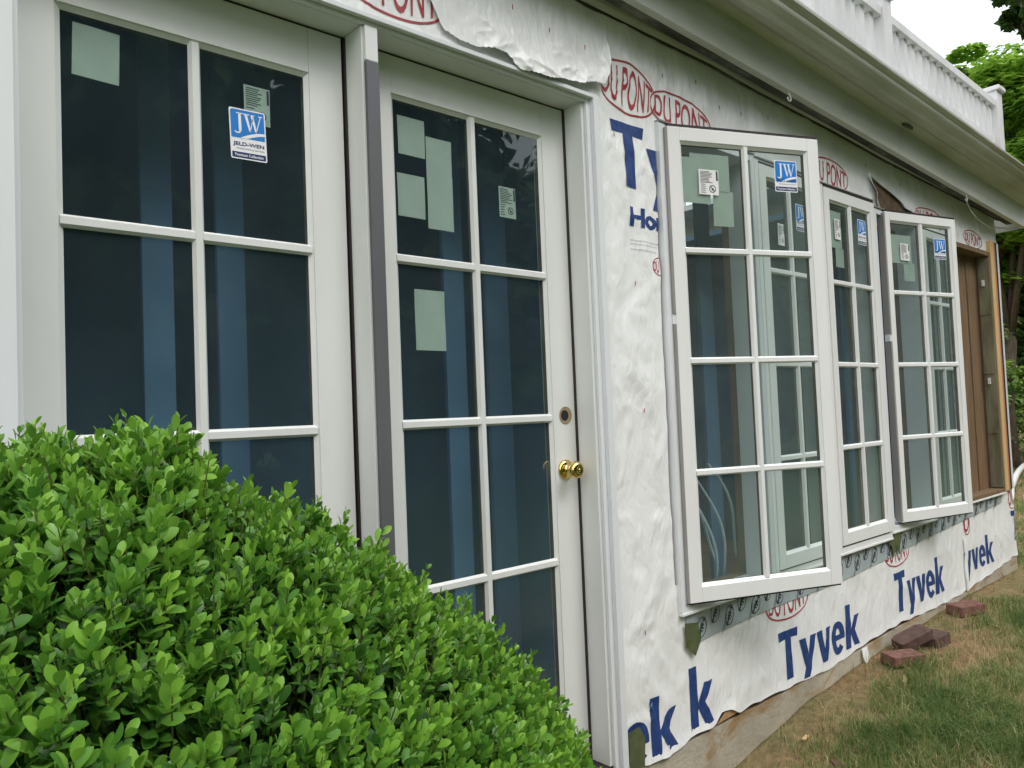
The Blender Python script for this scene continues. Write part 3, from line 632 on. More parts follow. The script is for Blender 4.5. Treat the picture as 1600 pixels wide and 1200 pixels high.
def rotrect(x0, x1, z0, z1, a, y, mb, m=0):
    cx, cz = (x0+x1)/2, (z0+z1)/2; pts = []
    for px, pz in ((x0, z0), (x1, z0), (x1, z1), (x0, z1)):
        dx, dz = px-cx, pz-cz; pts.append((cx+dx*math.cos(a)-dz*math.sin(a), y, cz+dx*math.sin(a)+dz*math.cos(a)))
    mb.poly(pts, m)
def flat(mb, pts, y, m): mb.poly([(p[0], y, p[1]) for p in pts], m)
def sticker(parent, x0, x1, z0, z1, y, rot=0.0, label=None):
    """blue and white rounded square with serif initials, swoosh, name, navy bar"""
    W, H = x1-x0, z1-z0; mb = MB(); S = W
    def rrect(a, b, c, d, r, corners=(1, 1, 1, 1)):
        pts = []
        for (cx, cz, a0, on) in ((b-r, d-r, 0, corners[0]), (a+r, d-r, 90, corners[1]), (a+r, c+r, 180, corners[2]), (b-r, c+r, 270, corners[3])):
            if on:
                for k in range(6): t = math.radians(a0+90*k/5); pts.append((cx+r*math.cos(t), cz+r*math.sin(t)))
            else:
                t = math.radians(a0+45); pts.append((cx+r*(1 if math.cos(t) > 0 else -1), cz+r*(1 if math.sin(t) > 0 else -1)))
        return pts
    A = H/W  # unit width coordinates
    y_ = [y, y-.0003, y-.0006, y-.0009]
    L_ = []
    L_.append((rrect(0, 1, 0, A, .05), 0, 0)); L_.append((rrect(.035, .965, A-.80, A-.035, .07, (0, 1, 0, 0)), 1, 1)); L_.append((rrect(.035, .965, .035, .19, .03, (0, 0, 1, 1)), 1, 2))
    # swoosh: white crescent sweeping up to the right
    up, lo = [], []
    for k in range(13):
        t = k/12; x = .28+.69*t; up.append((x, A-.80+.21*math.sin(math.pi*.5*t)**.9+.0)); lo.append((x+.0, A-.80+.02+.12*math.sin(math.pi*.5*max(0, (t-.25)/.75))**1.1*(1 if t > .25 else 0)-.03*(1-t)))
    for k in range(12): L_.append(([lo[k], lo[k+1], up[k+1], up[k]], 2, 0))
    # J
    def seg(p, q, w0, w1): 
        dx, dz = q[0]-p[0], q[1]-p[1]; l = math.hypot(dx, dz) or 1; nx, nz = -dz/l, dx/l
        L_.append(([(p[0]+nx*w0/2, p[1]+nz*w0/2), (p[0]-nx*w0/2, p[1]-nz*w0/2), (q[0]-nx*w1/2, q[1]-nz*w1/2), (q[0]+nx*w1/2, q[1]+nz*w1/2)], 2, 0))
    b = A-.60; t_ = A-.12
    seg((.19, t_-.012), (.37, t_-.012), .026, .026); seg((.285, t_-.015), (.285, b+.02), .075, .075)
    pr = None
    for k in range(9):
        a = math.radians(0-150*k/8); p = (.205+.082*math.cos(a), b+.02+.085*math.sin(a)); 
        if pr: seg(pr, p, .07-.005*k, .066-.005*k)
        pr = p
    # W
    seg((.385, t_-.012), (.56, t_-.012), .024, .024); seg((.60, t_-.012), (.70, t_-.012), .024, .024); seg((.80, t_-.012), (.92, t_-.012), .024, .024)
    seg((.455, t_-.02), (.56, b+.02), .075, .05); seg((.56, b+.0), (.655, t_-.10), .022, .022); seg((.625, t_-.02), (.725, b+.02), .075, .05); seg((.725, b+.0), (.865, t_-.02), .022, .024)
    cx, cz = (x0+x1)/2, (z0+z1)/2
    def tr(px, pz):
        dx, dz = x0+px*S-cx, z0+pz*S-cz; return (cx+dx*math.cos(rot)-dz*math.sin(rot), cz+dx*math.sin(rot)+dz*math.cos(rot))
    for pts, lv, m in L_: flat(mb, [tr(*p) for p in pts], y_[lv], m)
    def tx(txt, a, b_, c, d, m, bold=.01):
        t = text_mesh(txt, bold, 1); fit(t, a, b_, c, d)
        for f in t.faces: flat(mb, [tr(v.co.x, v.co.y) for v in f.verts], y_[2], m)
        t.free()
    tx('JELD-WEN', .07, .93, .335, .465, 2, .02); tx('WINDOWS & DOORS', .15, .93, .27, .305, 2, 0); tx('Premium Collection', .11, .89, .075, .155, 0, .015)
    o = mb.build('sticker', [SWHITE, SBLUE, SNAVY], parent)
    if label: o['label'] = label
    return o
def info_label(parent, x0, x1, z0, z1, y, rot=0, m=PAPERW):
    mb = MB(); rotrect(x0, x1, z0, z1, rot, y, mb, 0); W, H = x1-x0, z1-z0
    n = 9
    for i in range(n):
        z = z1-H*(.06+.055*i); mb.box(x0+W*.08, x0+W*(.50+.3*random.random()), y-.0006, y-.0003, z-H*.02, z, 1)
    for i in range(5): z = z0+H*(.08+.08*i); mb.box(x0+W*.08, x0+W*(.30+.1*random.random()), y-.0006, y-.0003, z, z+H*.02, 1)
    cx, cz, r = x0+W*.68, z0+H*.24, min(W, H)*.17
    for i in range(20):
        a, b = 2*math.pi*i/20, 2*math.pi*(i+1)/20
        mb.poly([(cx+r*math.cos(a), y-.0005, cz+r*math.sin(a)), (cx+r*math.cos(b), y-.0005, cz+r*math.sin(b)), (cx+r*.8*math.cos(b), y-.0005, cz+r*.8*math.sin(b)), (cx+r*.8*math.cos(a), y-.0005, cz+r*.8*math.sin(a))], 1)
    s = r*.72; mb.poly([(cx-s, y-.0005, cz+s*.8), (cx-s*.75, y-.0005, cz+s), (cx+s, y-.0005, cz-s*.8), (cx+s*.75, y-.0005, cz-s)], 1)
    mb.poly([(cx-r*.3, y-.0006, cz-r*.4), (cx+r*.3, y-.0006, cz-r*.4), (cx+r*.2, y-.0006, cz+r*.2), (cx-r*.2, y-.0006, cz+r*.2)], 1)
    mb.box(x1-W*.12, x1-W*.03, y-.0006, y-.0003, z1-H*.42, z1-H*.04, 1)
    return mb.build('printed_label', [m, INKK], parent)
def papers(parent, rects, x_off=0):
    for i, (x0, x1, z0, z1, a) in enumerate(rects):
        mb = MB(); n = 8; yb = .0165+.0012*i
        cx, cz = (x0+x1)/2-x_off, (z0+z1)/2; W, H = x1-x0, z1-z0
        for p in range(n):
            for q in range(n):
                pts = []
                for (u, v) in ((p, q), (p+1, q), (p+1, q+1), (p, q+1)):
                    dx, dz = (u/n-.5)*W, (v/n-.5)*H; X_, Z_ = cx+dx*math.cos(a)-dz*math.sin(a), cz+dx*math.sin(a)+dz*math.cos(a); pts.append((X_, yb+.0006*math.sin(X_*60+Z_*40), Z_))
                mb.poly(pts, 0, True)
        mb.build('backing_paper', PAPER, parent)
papers(dl, [(.083, .171, 1.782, 1.891, -.03)], .0499)
papers(dr, [(.8585, .946, 1.775, 1.880, .0), (.950, 1.038, 1.583, 1.841, .0), (.8535, .942, 1.606, 1.723, 0), (.8965, .9965, 1.245, 1.411, 0)], .8303)
info_label(dl, .437-.0499, .500-.0499, 1.765, 1.855, .0175, 0, PAPER); info_label(dr, 1.211-.8303, 1.277-.8303, 1.653, 1.746, .0175, 0, PAPER)
sticker(dl, .3995-.0499, .4855-.0499, 1.674, 1.792, .0112, .03)

# --- windows
def window(i, openm, label, fm=None):
    x0, x1, z0, z1 = WINS[i]; wn = empty('casement_window'); wn.parent = house; wn['label'] = label
    f = MB(); t = .028; ya, yb = -.099, .015
    f.box(x0, x0+t, ya, yb, z0, z1); f.box(x1-t, x1, ya, yb, z0, z1); f.box(x0+t+.0005, x1-t-.0005, ya+.001, yb, z1-t, z1); f.box(x0+t+.0005, x1-t-.0005, ya+.001, yb, z0, z0+t*.8)
    f.build('frame', fm or (CASE if i in (0, 3) else SASHW), wn, .0015)
    g = MB(); u = .018; dj = .045
    g.box(x0+.010, x0+.010+u, yb+.0005, dj, z0+.01, z1-.01); g.box(x1-.010-u, x1-.010, yb+.0005, dj, z0+.01, z1-.01); g.box(x0+.0285, x1-.0285, yb+.0005, dj, z1-.010-u, z1-.01); g.box(x0+.0285, x1-.0285, yb+.0005, dj+.004, z0+.01, z0+.01+u)
    g.build('jamb_extension', openm, wn)
    return wn
w1 = window(0, LINER, 'nearest window, its tall sash swung open')
s1 = sash(w1, 'sash', .2694, 4, .3842, 1.9883, .0478, .0478, .0471, .0513, .038, SASHW, (1.9222, -.1283, 0), -.3966)
w1b = window(1, LINER, 'closed window half hidden behind the nearest open sash')
s1b = sash(w1b, 'sash', .185, 4, .3775, 1.975, .05, .05, .045, .052, .038, SASHW, (2.527, -.104, 0), 0)
w2 = window(2, LINER, 'closed window between the two open sashes')
s2 = sash(w2, 'sash', .2084, 4, .3707, 1.9662, .0455, .0455, .0502, .0523, .038, SASHW, (3.0573, -.1045, 0), 0)
w3 = window(3, LINER, 'farther window, its tall sash swung open')
s3 = sash(w3, 'sash', .239, 4, .3607, 1.95, .0356, .0356, .0414, .0484, .036, SASHW, (3.6506, -.1229, 0), -.2564)
w3b = window(4, LINER, 'closed window half hidden behind the farther open sash')
s3b = sash(w3b, 'sash', .165, 4, .355, 1.93, .045, .045, .04, .048, .036, SASHW, (4.158, -.104, 0), 0)
w4 = window(5, WOODD, 'empty window opening at the far end, lined with brown wood', WOODD)
for s_, st_, lb_ in ((s1, (.396, .4945, 1.834, 1.950), (.076, .156, 1.806, 1.895)), (s2, (.296, .383, 1.800, 1.920), (.060, .117, 1.796, 1.889)), (s3, (.347, .441, 1.776, 1.884), (.081, .149, 1.755, 1.841)), (s1b, (.245, .335, 1.79, 1.905), (.09, .14, 1.71, 1.80))):
    sticker(s_, *st_, .0112, .0); info_label(s_, *lb_, .0112, -.02)
papers(s1, [(.012, .125, 1.775, 1.937, -.02), (.046, .206, 1.823, 1.953, -.015), (.135, .218, 1.697, 1.823, -.015)])
papers(s2, [(.02, .135, 1.756, 1.925, 0), (.07, .150, 1.671, 1.757, 0)]); papers(s3, [(.02, .171, 1.741, 1.884, 0), (.108, .190, 1.653, 1.742, 0)])
# grey hinge tracks on the hinge stiles of the open sashes
for s_, stl, zt_, zb_, zbreak in ((s1, .0478, 2.03, .402, 1.362), (s3, .0356, 1.985, .465, 1.36)):
    h = MB(); h.box(-stl-.011, -stl-.0005, -.001, .033, zbreak+.02, zt_); h.box(-stl-.011, -stl-.0005, -.001, .033, zb_, zbreak-.015); h.box(-stl-.013, -stl-.0005, .002, .030, zbreak-.0145, zbreak+.0195, 1)
    h.build('hinge_track', [GREYL, CASE], s_)
# head flashings above the frames (grey, under the wrap edge)
fl = MB()
for (x0, x1, z0, z1) in WINS[:4]: fl.box(x0, x1, -.104, -.072, z1+.0008, z1+.006)
fl.build('head_flashing', GREYL, house)
# sill lips under the frames
for i in (0, 1, 2, 3, 4, 5):
    x0, x1, z0, z1 = WINS[i]; MB().box(x0-.001, x1+.001, -.103, -.072, z0-.011, z0-.0006).build('sill', SASHW, (w1, w1b, w2, w3, w3b, w4)[i], .002)
# far opening: no sash; striped edge of the right hand frame and its reveal with cross bars
x0, x1, z0, z1 = WINS[5]
for nm, xa, xb, ya, m_ in (('frame_edge', 5.203, 5.262, -.104, PINE), ('frame_edge', 5.263, 5.300, -.101, WOODR), ('felt_strip', 5.301, 5.345, -.098, DARK), ('trim_strip', 5.352, 5.392, -.094, CASE)):
    MB().box(xa, xb, ya, -.0765, z0+.005, z1+.075).build(nm, m_, w4, .001)
rv = MB(); rv.box(5.176, 5.186, -.098, -.031, z0+.03, z1-.03); rv.build('reveal_panel', REVEAL, w4)
for k in range(1, 4): MB().box(5.170, 5.1755, -.09, -.032, z0+k*.375-.01, z0+k*.375+.01).build('cross_bar', REVEAL, w4)
for z_ in (1.75, 1.13): MB().box(5.162, 5.1757, -.068, -.052, z_, z_+.04).build('latch_keeper', PIPEW, w4, .002)
# wooden interior lining of the far opening
ln = MB()
for k in range(6): ln.box(4.57+k*.105, 4.667+k*.105, -.026+.006*(k % 2), -.005, .47, 1.945)
ln.build('wood_lining', WOODD, house)

# --- interior
it = MB(); it.box(-1.5, XC-.02, 3.4, 3.5, -.1, 2.35); it.box(-1.5, -1.45, .1, 3.4, -.1, 2.35); it.box(XC-.06, XC-.02, .1, 3.4, -.1, 2.35); it.build('interior_wall', INTB, house)
MB().box(-1.5, XC-.02, -.05, 3.4, -.12, -.06).build('interior_floor', INTF, house); ce = MB()
for (a_, b_, c_, d_) in ((-1.5, XC-.02, -.05, .55), (-1.5, 2.75, .56, 2.2), (-1.5, XC-.02, 2.21, 3.4), (4.5, XC-.02, .56, 2.2)): ce.box(a_, b_, c_, d_, 2.30, 2.34)  # gap over the window side, added to let daylight onto the interior
ce.build('interior_ceiling', INTB, house)
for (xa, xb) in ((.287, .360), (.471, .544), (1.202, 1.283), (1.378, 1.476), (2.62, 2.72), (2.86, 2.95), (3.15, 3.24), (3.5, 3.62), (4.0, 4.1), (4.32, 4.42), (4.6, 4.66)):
    MB().box(xa, xb, .30, .315, -.05, 2.29).build('pale_blue_strip', INTL, house)  # added pale blue strips that draw the lighter bands behind the glass
back = MB(); back.box(-1.4, 2.3, .60, .64, -.05, 2.29); back.box(2.3, 2.34, .60, 2.3, -.05, 2.29); back.box(2.34, 4.9, 2.3, 2.34, -.05, 2.29); back.build('interior_partition', INTB, house)
pf = MB()
for k, (x, z, l, c) in enumerate(((2.16, .78, .42, .05), (2.20, .80, .45, .09), (2.27, .84, .40, .12), (2.13, .72, .30, .10))):
    pf.tube([(x+c*math.sin(t*2.2)+.10*t, .07+.02*math.cos(t*5+k), z-l*t) for t in np.linspace(0, 1, 14)], [.003+.004*math.sin(3*t) for t in np.linspace(0, 1, 14)], 6)
pf.build('plastic_film', FILM, house)

# --- eave: dark recess, beam, soffit, gutter
def ruled(name, prof, x0, x1, m, parent=house, nseg=1, smooth=False):
    """prof: list of (y, zfun)"""
    mb = MB(); xs = np.linspace(x0, x1, nseg+1)
    for a_, b_ in zip(xs[:-1], xs[1:]):
        for (y0, f0), (y1, f1) in zip(prof[:-1], prof[1:]): mb.poly([(a_, y0, f0(a_)), (b_, y0, f0(b_)), (b_, y1, f1(b_)), (a_, y1, f1(a_))], 0, smooth)
    for xe in (x0, x1): mb.poly([(xe, y, f(xe)) for y, f in prof])
    return mb.build(name, m, parent)
EX = 5.62
fas = lambda x: float(wrap_top(x))
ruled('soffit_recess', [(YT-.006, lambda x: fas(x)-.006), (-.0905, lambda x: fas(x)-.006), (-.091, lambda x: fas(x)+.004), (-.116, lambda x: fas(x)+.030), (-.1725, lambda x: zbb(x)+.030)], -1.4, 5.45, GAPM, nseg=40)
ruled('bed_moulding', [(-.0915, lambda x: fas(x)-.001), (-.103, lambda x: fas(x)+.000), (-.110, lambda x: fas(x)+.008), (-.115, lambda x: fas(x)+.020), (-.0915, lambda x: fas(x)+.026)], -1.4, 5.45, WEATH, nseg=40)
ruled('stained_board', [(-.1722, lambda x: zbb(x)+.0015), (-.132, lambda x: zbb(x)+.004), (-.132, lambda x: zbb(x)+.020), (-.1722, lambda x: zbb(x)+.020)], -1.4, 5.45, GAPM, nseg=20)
mbm = MB()
for (xa, xb) in ((-1.4, 3.618), (3.624, EX)):
    for q in range(1):
        A_, B_ = xa, xb; y0, y1 = -.200, -.172
        p = [(A_, y0, zbb(A_)), (B_, y0, zbb(B_)), (B_, y0, zbt(B_)), (A_, y0, zbt(A_))]; mbm.poly(p); p2 = [(x_, y1, z_) for x_, _, z_ in p]; mbm.poly(p2[::-1])
        mbm.poly([p2[0], p2[1], p[1], p[0]]); mbm.poly([p[3], p[2], p2[2], p2[3]]); mbm.poly([p[0], p[3], p2[3], p2[0]]); mbm.poly([p[1], p2[1], p2[2], p[2]])
mbm.build('eave_beam', WEATH, house)
gb = lambda x: 2.462-.0355*(x-1.9); gt = lambda x: 2.532-.0415*(x-2.0)
ruled('soffit', [(-.196, lambda x: zbt(x)-.003), (-.262, lambda x: (zbt(x)+gb(x))/2-.001), (-.262, lambda x: (zbt(x)+gb(x))/2+.001), (-.315, gb)], -1.4, EX, WEATH)
og = [(-.300, 0), (-.318, .0), (-.322, .10), (-.332, .22), (-.348, .34), (-.353, .48), (-.352, .60), (-.360, .72), (-.372, .82), (-.374, .98), (-.366, 1.0), (-.366, .9)]
ruled('gutter', [(y, (lambda t: (lambda x: gb(x)+(gt(x)-gb(x))*t))(t)) for y, t in og], -1.4, EX, WEATH)
vn_ = MB(); vn_.tube([(3.63, -.222, zbt(3.63)-.003), (3.71, -.230, zbt(3.71)-.004)], .008, 8); vn_.build('soffit_vent', GREYS, house)
for (x, z) in ((2.585, 2.277), (4.55, 2.181)):
    hk = MB(); z0 = zbb(x); hk.tube([(x, -.19, z0+.02), (x, -.19, z0-.008), (x+.010, -.19, z0-.016), (x+.016, -.19, z0-.028), (x+.006, -.19, z0-.038), (x-.008, -.19, z0-.034), (x-.012, -.19, z0-.024)], .003, 8)
    hk.build('screw_hook', PIPEW, house)
# end return of the eave and loose scraps at the corner
eb = MB(); eb.poly([(EX, -.200, zbb(EX)), (EX, .6, zbb(EX)), (EX, .6, zbt(EX)), (EX, -.200, zbt(EX))]); eb.build('eave_return', WEATH, house)
wi = MB(); wi.tube([(4.45, -.15, 2.27), (4.573, -.16, 2.235), (4.78, -.14, 2.155), (4.95, -.12, 2.135), (5.15, -.12, 2.115), (5.36, -.12, 2.135), (5.5, -.14, 2.15)], .0035, 6); wi.build('loose_cable', PIPEW, house)
# roof deck and railing
rd = MB()
for (a_, b_, c_, d_) in ((-1.4, XC, -.19, .50), (-1.4, 2.70, .51, 2.25), (-1.4, XC, 2.26, 3.6), (4.6, XC, .51, 2.25)): rd.box(a_, b_, c_, d_, 2.56, 2.60)  # deck left open above the ceiling gap, an added opening for daylight
rd.build('roof_deck', WEATH, house)
ra = empty('railing'); ra.parent = house; ra['label'] = 'white baluster railing round the flat roof'
zr = lambda x: 2.905-.030*(x-3.5)
def rail(x0, x1):
    p = [(0, -.235, -.045), (0, -.165, -.045), (0, -.165, 0), (0, -.235, 0)]; MB().prism(p, (x0, 0, zr(x0)), (x1, 0, zr(x1))).build('rail', RAILM, ra, .003)
    q = [(0, -.222, 0), (0, -.178, 0), (0, -.178, .05), (0, -.222, .05)]; MB().prism(q, (x0, 0, 2.62), (x1, 0, 2.62-.03*(x1-x0))).build('rail', RAILM, ra, .002)
rail(-1.3, 3.415); rail(3.515, 5.02)
bx = 1.7
while bx < 5.0:
    if not (3.39 < bx < 3.54): MB().box(bx, bx+.038, -.216, -.184, 2.60, zr(bx)-.046).build('baluster', RAILM, ra, .002)
    bx += .096
for px_ in (3.42, 5.03):
    pm = MB(); zt_ = zr(px_)+.055; pm.box(px_, px_+.09, -.245, -.155, 2.55, zt_); pm.build('post', RAILM, ra, .003)
    pc = MB(); pc.box(px_-.018, px_+.108, -.263, -.137, zt_+.0005, zt_+.028); pc.build('post_cap', RAILM, ra, .006)
MB().box(5.03+.02, 5.03+.07, -.15, 3.4, zr(5.03)-.05, zr(5.03)-.005).build('rail', RAILM, ra)
for k in range(22): MB().box(5.06, 5.085, -.02+k*.15, .025+k*.15, 2.60, zr(5.03)-.051).build('baluster', RAILM, ra)

# ================================================================== SHRUB
def leaf_shape():
    """obovate leaf along +x, unit length, gentle fold and curl; returns verts, faces(quads/tri padded)"""
    xs = [0, .18, .42, .68, .88, 1.0]; wd = [.03, .17, .265, .275, .18, .035]
    V = []; 
    for x, ww in zip(xs, wd):
        cz = -.10*(x-.4)**2
        V += [(x, -ww, cz+.26*ww), (x, 0, cz), (x, ww, cz+.26*ww)]
    F = []
    for i in range(5):
        for j in (0, 1): F.append((i*3+j, (i+1)*3+j, (i+1)*3+j+1, i*3+j+1))
    return np.array(V), np.array(F)
LV, LF = leaf_shape()
def unit(v): return v/np.maximum(np.linalg.norm(v, axis=-1, keepdims=True), 1e-9)
def place_leaves(pos, dirv, nrm, size):
    x = unit(dirv); z = unit(nrm-x*np.sum(nrm*x, -1, keepdims=True)); y = np.cross(z, x)
    R = np.stack([x, y, z], -1)*size[:, None, None]           # n,3,3
    V = np.einsum('nij,kj->nki', R, LV)+pos[:, None, :]; n = len(pos); k = len(LV)
    F = LF[None]+(np.arange(n)*k)[:, None, None]
    return V.reshape(-1, 3), F.reshape(-1, 4)
RX = [-1.0, -.3, -.15, 0, .10, .16, .22, .30, .38, .47, .56, .66, .74, .82, .87, .92, .98]
RZ = [1.01, 1.035, 1.03, 1.005, 1.02, .955, .915, .90, .835, .76, .69, .63, .55, .46, .36, .20, -.3]
def bushH(x, y):
    r = np.interp(x+.50*np.clip(-(y+.5), 0, 9), RX, RZ)+.05*(fbm(x*5+1, y*5, 61, 3)-.45)+.035*(fbm(x*13, y*13, 62, 2)-.4)
    return r-.85*np.clip(-(y+.52), 0, 9)**1.7-3.5*np.clip(y+.36, 0, 1)**1.5
def shoots(n, depth, nleaf, size, tbase, spread=.55):
    x = RNG.uniform(-.75, 1.10, n*2); y = RNG.uniform(-1.45, -.20, n*2); z = bushH(x, y)
    e = .01; gx_ = (bushH(x+e, y)-bushH(x-e, y))/(2*e); gy_ = (bushH(x, y+e)-bushH(x, y-e))/(2*e)
    area = np.sqrt(1+np.minimum(gx_**2+gy_**2, 40)); keep = (RNG.uniform(0, 3.2, n*2) < area) & (z > -.25)
    x, y, z, gx_, gy_ = [q[keep] for q in (x, y, z, gx_, gy_)]
    nn = unit(np.stack([-gx_, -gy_, np.ones_like(x)], -1)); m = len(x)
    up = unit(nn*.75+np.array([0, 0, .75])+RNG.normal(0, .26, (m, 3)))
    base = np.stack([x, y, z], -1)-nn*(depth+RNG.uniform(0, .02, m))[:, None]
    Ln = RNG.uniform(.030, .062, m)*(1+.35*(RNG.uniform(0, 1, m) > .93)); P_, D_, N_, S_, T_ = [], [], [], [], []
    side = unit(np.cross(up, RNG.normal(0, 1, (m, 3)))); side2 = np.cross(up, side); sh_t = RNG.normal(0, .12, m); ss_ = RNG.uniform(.82, 1.28, m)
    for k in range(nleaf):
        t = k/(nleaf-1); ax = side if k % 2 == 0 else side2
        open_ = 1.05-.62*t
        for sg in (1, -1):
            d = unit(ax*sg*open_+up*(.42+.8*t)+RNG.normal(0, .14, (m, 3))); pos = base+up*(Ln*t)[:, None]+ax*sg*.0015
            P_.append(pos); D_.append(d); N_.append(up*1.0-d*.2+RNG.normal(0, .12, (m, 3)))
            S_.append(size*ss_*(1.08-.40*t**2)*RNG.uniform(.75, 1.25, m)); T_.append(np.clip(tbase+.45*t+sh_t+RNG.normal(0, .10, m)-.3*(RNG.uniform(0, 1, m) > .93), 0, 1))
    P_, D_, N_, S_, T_ = [np.concatenate(q) for q in (P_, D_, N_, S_, T_)]
    ok = np.linalg.norm(P_-CAMP, axis=1) > .22
    V, F = place_leaves(P_[ok], D_[ok], N_[ok], S_[ok]); return V, F, np.repeat(T_[ok], len(LV)), base, up, Ln
shrub = finish(empty('boxwood_shrub', (.2, -.7, -.4)), 'dense bright green boxwood shrub in front of the glazed doors', 'shrub')
Vs, Fs, Ts, o_ = [], [], [], 0; stems = []
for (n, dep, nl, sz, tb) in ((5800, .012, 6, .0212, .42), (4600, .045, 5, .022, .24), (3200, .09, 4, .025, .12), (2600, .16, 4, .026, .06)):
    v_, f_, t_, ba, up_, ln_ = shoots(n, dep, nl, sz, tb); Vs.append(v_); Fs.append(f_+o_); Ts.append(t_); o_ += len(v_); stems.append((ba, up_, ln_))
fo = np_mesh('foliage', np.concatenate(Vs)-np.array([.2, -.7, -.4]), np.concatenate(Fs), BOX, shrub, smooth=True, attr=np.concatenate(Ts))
ba = np.concatenate([s[0] for s in stems]); up_ = np.concatenate([s[1] for s in stems]); ln_ = np.concatenate([s[2] for s in stems])
ok = np.linalg.norm(ba-CAMP, axis=1) > .25; ba, up_, ln_ = ba[ok], up_[ok], ln_[ok]
cen = np.array([.15, -.62, .15]); q0 = ba-unit(ba-cen)*.10; q1 = ba+up_*ln_[:, None]; sd_ = unit(np.cross(q1-q0, RNG.normal(0, 1, q0.shape))); sd2 = unit(np.cross(q1-q0, sd_)); r = .0014
Vt = np.stack([q0+sd_*r*1.6, q0-sd_*r*.8+sd2*r*1.4, q0-sd_*r*.8-sd2*r*1.4, q1+sd_*r*.6, q1-sd_*r*.3+sd2*r*.5, q1-sd_*r*.3-sd2*r*.5], 1).reshape(-1, 3)
k = np.arange(len(q0))[:, None]*6; Ft = np.concatenate([np.concatenate([k+a, k+b, k+b+3, k+a+3], 1) for a, b in ((0, 1), (1, 2), (2, 0))])
np_mesh('twigs', Vt-np.array([.2, -.7, -.4]), Ft, TWIG, shrub)
tr = MB()
for k in range(16):
    a = k*2.4; e = Vector((.15+.42*math.cos(a)*random.uniform(.4, 1.2), -.70+.32*math.sin(a), .55*random.uniform(.6, 1.1)-.08))
    s0 = Vector((.12+.05*math.cos(a), -.66+.05*math.sin(a), -.42)); mid = (s0+e)/2+Vector((0, 0, .1)); tr.tube([s0-Vector((.2, -.7, -.4)), mid-Vector((.2, -.7, -.4)), e-Vector((.2, -.7, -.4))], [.014, .009, .003], 7)
tr.build('trunk', BARK, shrub)

# ================================================================== TREES
RNG = np.random.default_rng(5); random.seed(3)
def qleaf_mesh(cen, nrm, size, roll=None):
    n = len(cen); z = unit(nrm); x = unit(np.cross(z, RNG.normal(0, 1, (n, 3)))); y = np.cross(z, x)
    s = size[:, None]; V = np.stack([cen-x*s*.55, cen-y*s*.34+z*s*.08, cen+x*s*.55, cen+y*s*.34+z*s*.08], 1).reshape(-1, 3)
    F = np.arange(n*4).reshape(n, 4); return V, F
def tree(name, loc, H, crown, nclump, nleaf, lsize, m, label, cat, trunk_r=.12, trunk_h=.35, group=None, layered=0.0, tint=.5, fill=.5):
    """crown: (rx, ry, rz, zc) ellipsoid of clumps"""
    root = finish(empty(name, loc), label, cat, group); rx, ry, rz, zc = crown
    d = unit(RNG.normal(0, 1, (nclump, 3))); rad = RNG.uniform(fill, 1, nclump)**.6
    cc = d*rad[:, None]*np.array([rx, ry, rz])*(.85+.3*RNG.uniform(0, 1, (nclump, 1)))+np.array([0, 0, zc]); cc[:, 2] = np.maximum(cc[:, 2], .25)
    cr = RNG.uniform(.55, 1.25, nclump)*min(rx, rz)*.26
    per = nleaf//nclump; C = np.repeat(np.arange(nclump), per); q = unit(RNG.normal(0, 1, (len(C), 3)))*RNG.uniform(.35, 1, (len(C), 1))**.5
    q[:, 2] *= (1-.62*layered); pos = cc[C]+q*cr[C][:, None]*np.array([1.25, 1.25, .8])
    nr = unit(q*.6+np.array([0, 0, .8+layered])+RNG.normal(0, .4, q.shape))
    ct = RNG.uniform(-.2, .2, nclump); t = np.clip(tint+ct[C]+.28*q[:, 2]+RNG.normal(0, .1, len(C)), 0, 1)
    V, F = qleaf_mesh(pos, nr, lsize*RNG.uniform(.7, 1.3, len(C))); np_mesh('crown', V, F, m, root, attr=np.repeat(t, 4))
    b = MB(); p = [Vector((random.uniform(-.05, .05)*H*.3, random.uniform(-.05, .05)*H*.3, H*trunk_h*k*.5)) for k in range(4)]; p[0] = Vector((0, 0, -.3)); b.tube(p, [trunk_r*(1-.18*k) for k in range(4)], 9)
    for k in range(min(14, nclump)):
        e = Vector(cc[k*nclump//14 if nclump > 14 else k]); s0 = p[random.choice((1, 2, 3))]; md = s0.lerp(e, .5)+Vector((0, 0, .06*H)); b.tube([s0, md, e], [trunk_r*.42, trunk_r*.24, trunk_r*.07], 6)
    b.build('trunk', BARK, root); return root
gz = lambda x, y: float(ground_z(x, y))
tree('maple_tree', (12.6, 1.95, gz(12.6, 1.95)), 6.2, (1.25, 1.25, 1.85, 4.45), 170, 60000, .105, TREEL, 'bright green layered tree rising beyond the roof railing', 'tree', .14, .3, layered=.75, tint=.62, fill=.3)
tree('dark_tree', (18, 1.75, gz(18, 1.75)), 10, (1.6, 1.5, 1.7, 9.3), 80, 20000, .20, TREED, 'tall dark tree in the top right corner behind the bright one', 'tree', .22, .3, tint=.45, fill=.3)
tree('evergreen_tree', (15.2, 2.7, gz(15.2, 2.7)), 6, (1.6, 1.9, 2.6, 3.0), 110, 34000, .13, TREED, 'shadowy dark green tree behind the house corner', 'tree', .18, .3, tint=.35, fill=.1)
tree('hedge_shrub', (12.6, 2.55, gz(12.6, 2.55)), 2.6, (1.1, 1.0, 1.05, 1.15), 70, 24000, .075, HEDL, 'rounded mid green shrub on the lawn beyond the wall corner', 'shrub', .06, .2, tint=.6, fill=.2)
tree('hedge_shrub', (15.0, 1.1, gz(15, 1.1)), 3, (1.5, 1.3, 1.5, 1.5), 60, 16000, .10, TREED, 'dark shrub to the right of the rounded one, at the picture edge', 'shrub', .06, .2, tint=.4, fill=.2)
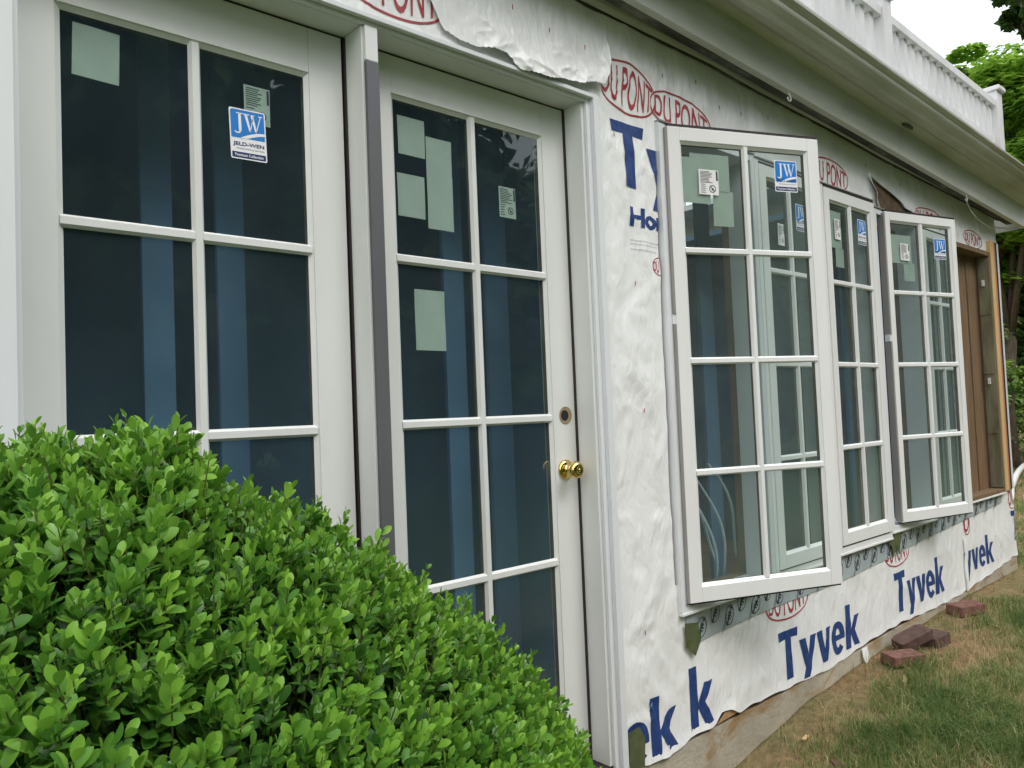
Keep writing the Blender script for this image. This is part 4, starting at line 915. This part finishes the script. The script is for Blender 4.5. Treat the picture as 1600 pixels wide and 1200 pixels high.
# far belt of woodland that closes the lawn, also what the glass mirrors
belt = [(34, 12), (36, 4), (30, -3), (25, -7), (20, -9), (14, -11), (8, -12), (2.5, -12.5), (-4, -12), (29, -11), (22, -14), (17, -15.5), (11, -16), (5, -17), (-1, -16.5), (33, -5)]
proto = None
for i, (x, y) in enumerate(belt):
    if proto is None:
        proto = tree('woodland_tree', (x, y, gz(x, y)), 8, (3.4, 3.4, 3.7, 3.4), 100, 22000, .36, TREED, 'x', 'tree', .25, .3, group='woodland trees round the lawn', tint=.45, fill=.2); o = proto
    else:
        o = proto.copy(); COL.objects.link(o)
        for ch in list(proto.children):
            c2 = ch.copy(); COL.objects.link(c2); c2.parent = o
        o.location = (x, y, gz(x, y)); o.rotation_euler = (0, 0, i*1.3); sc_ = 1+.25*math.sin(i*2.1); o.scale = (1.15, 1.15, 1.35*sc_)
    o['label'] = 'large dark woodland tree standing round the lawn'

# ================================================================== SMALL THINGS ON THE GROUND
def brick(name, L_, W_, H_, loc, rot, m, label, group='loose bricks beside the foundation', rnd=0):
    bm = bmesh.new(); bmesh.ops.create_cube(bm, size=1)
    for v in bm.verts: v.co = Vector((v.co.x*L_, v.co.y*W_, v.co.z*H_+H_/2))
    bmesh.ops.subdivide_edges(bm, edges=bm.edges[:], cuts=5, use_grid_fill=True)
    for v in bm.verts:
        c = v.co; n_ = float(vn(np.array(c.x*60+loc[0]*9), np.array(c.y*60+c.z*40)))-.5; d = (Vector((c.x, c.y, c.z-H_/2))).normalized(); v.co += d*n_*.005
        if rnd: e = max(0, abs(c.x)/(L_/2)-.75)*4*rnd; v.co.y *= 1-.18*e; v.co.z = H_/2+(v.co.z-H_/2)*(1-.2*e)
    me = bpy.data.meshes.new(name); bm.to_mesh(me); bm.free(); me.materials.append(m)
    o = bpy.data.objects.new(name, me); COL.objects.link(o); o.location = loc; o.rotation_euler = rot
    md = o.modifiers.new('bevel', 'BEVEL'); md.width = .004; md.segments = 2; md.limit_method = 'ANGLE'
    return finish(o, label, 'brick', group)
brick('brick', .17, .085, .045, (3.27, -.215, gz(3.27, -.215)+.004), (.05, .03, -.42), BRICK, 'flat red brick nearest the camera, beside the foundation')
brick('brick', .14, .09, .055, (3.61, -.230, gz(3.61, -.230)-.004), (.0, -.05, -.1), BRICKD, 'dark rounded brick half buried under another', rnd=1)
brick('brick', .18, .085, .048, (3.47, -.185, gz(3.47, -.185)+.036), (.12, -.30, -.45), BRICKD, 'dark purple brick leaning on top of the half buried one', rnd=1)
brick('brick', .18, .09, .052, (4.15, -.185, gz(4.15, -.185)+.0), (.03, .0, -.35), BRICK, 'farthest red brick, alone on bare soil')
brick('brick_fragment', .055, .04, .018, (2.34, -.36, gz(2.34, -.36)-.004), (.1, .1, .8), BRICK, 'small red brick chip in the near grass', group='loose bricks beside the foundation')
def chip(x, y, l, a, label):
    o = MB().box(-l/2, l/2, -.007, .007, 0, .006).build('wood_chip', PINE, None, .001); o.location = (x, y, gz(x, y)+.006); o.rotation_euler = (.1, .05, a); finish(o, label, 'wood chip', 'wood chips on the soil')
chip(3.10, -.29, .10, .35, 'pale wood chip lying in front of the nearest bricks'); chip(4.02, -.36, .06, .9, 'pale splinter on bare soil below the farthest brick'); chip(2.42, -.20, .05, .2, 'tiny wood splinter near the foundation')
hs = MB(); pts = [(x_, y_, gz(x_, y_)+.045+h_) for x_, y_, h_ in ((9.2, 1.02, -.02), (9.7, 1.15, 0), (10.14, 1.27, .0), (10.6, 1.37, .02), (11.1, 1.47, .05), (11.6, 1.57, .06), (12.2, 1.70, .04), (12.9, 1.86, .0))]
hs.tube(pts, .034, 10); finish(hs.build('drain_pipe', PIPEW), 'white plastic drain pipe curving over the lawn behind the wall corner', 'pipe')
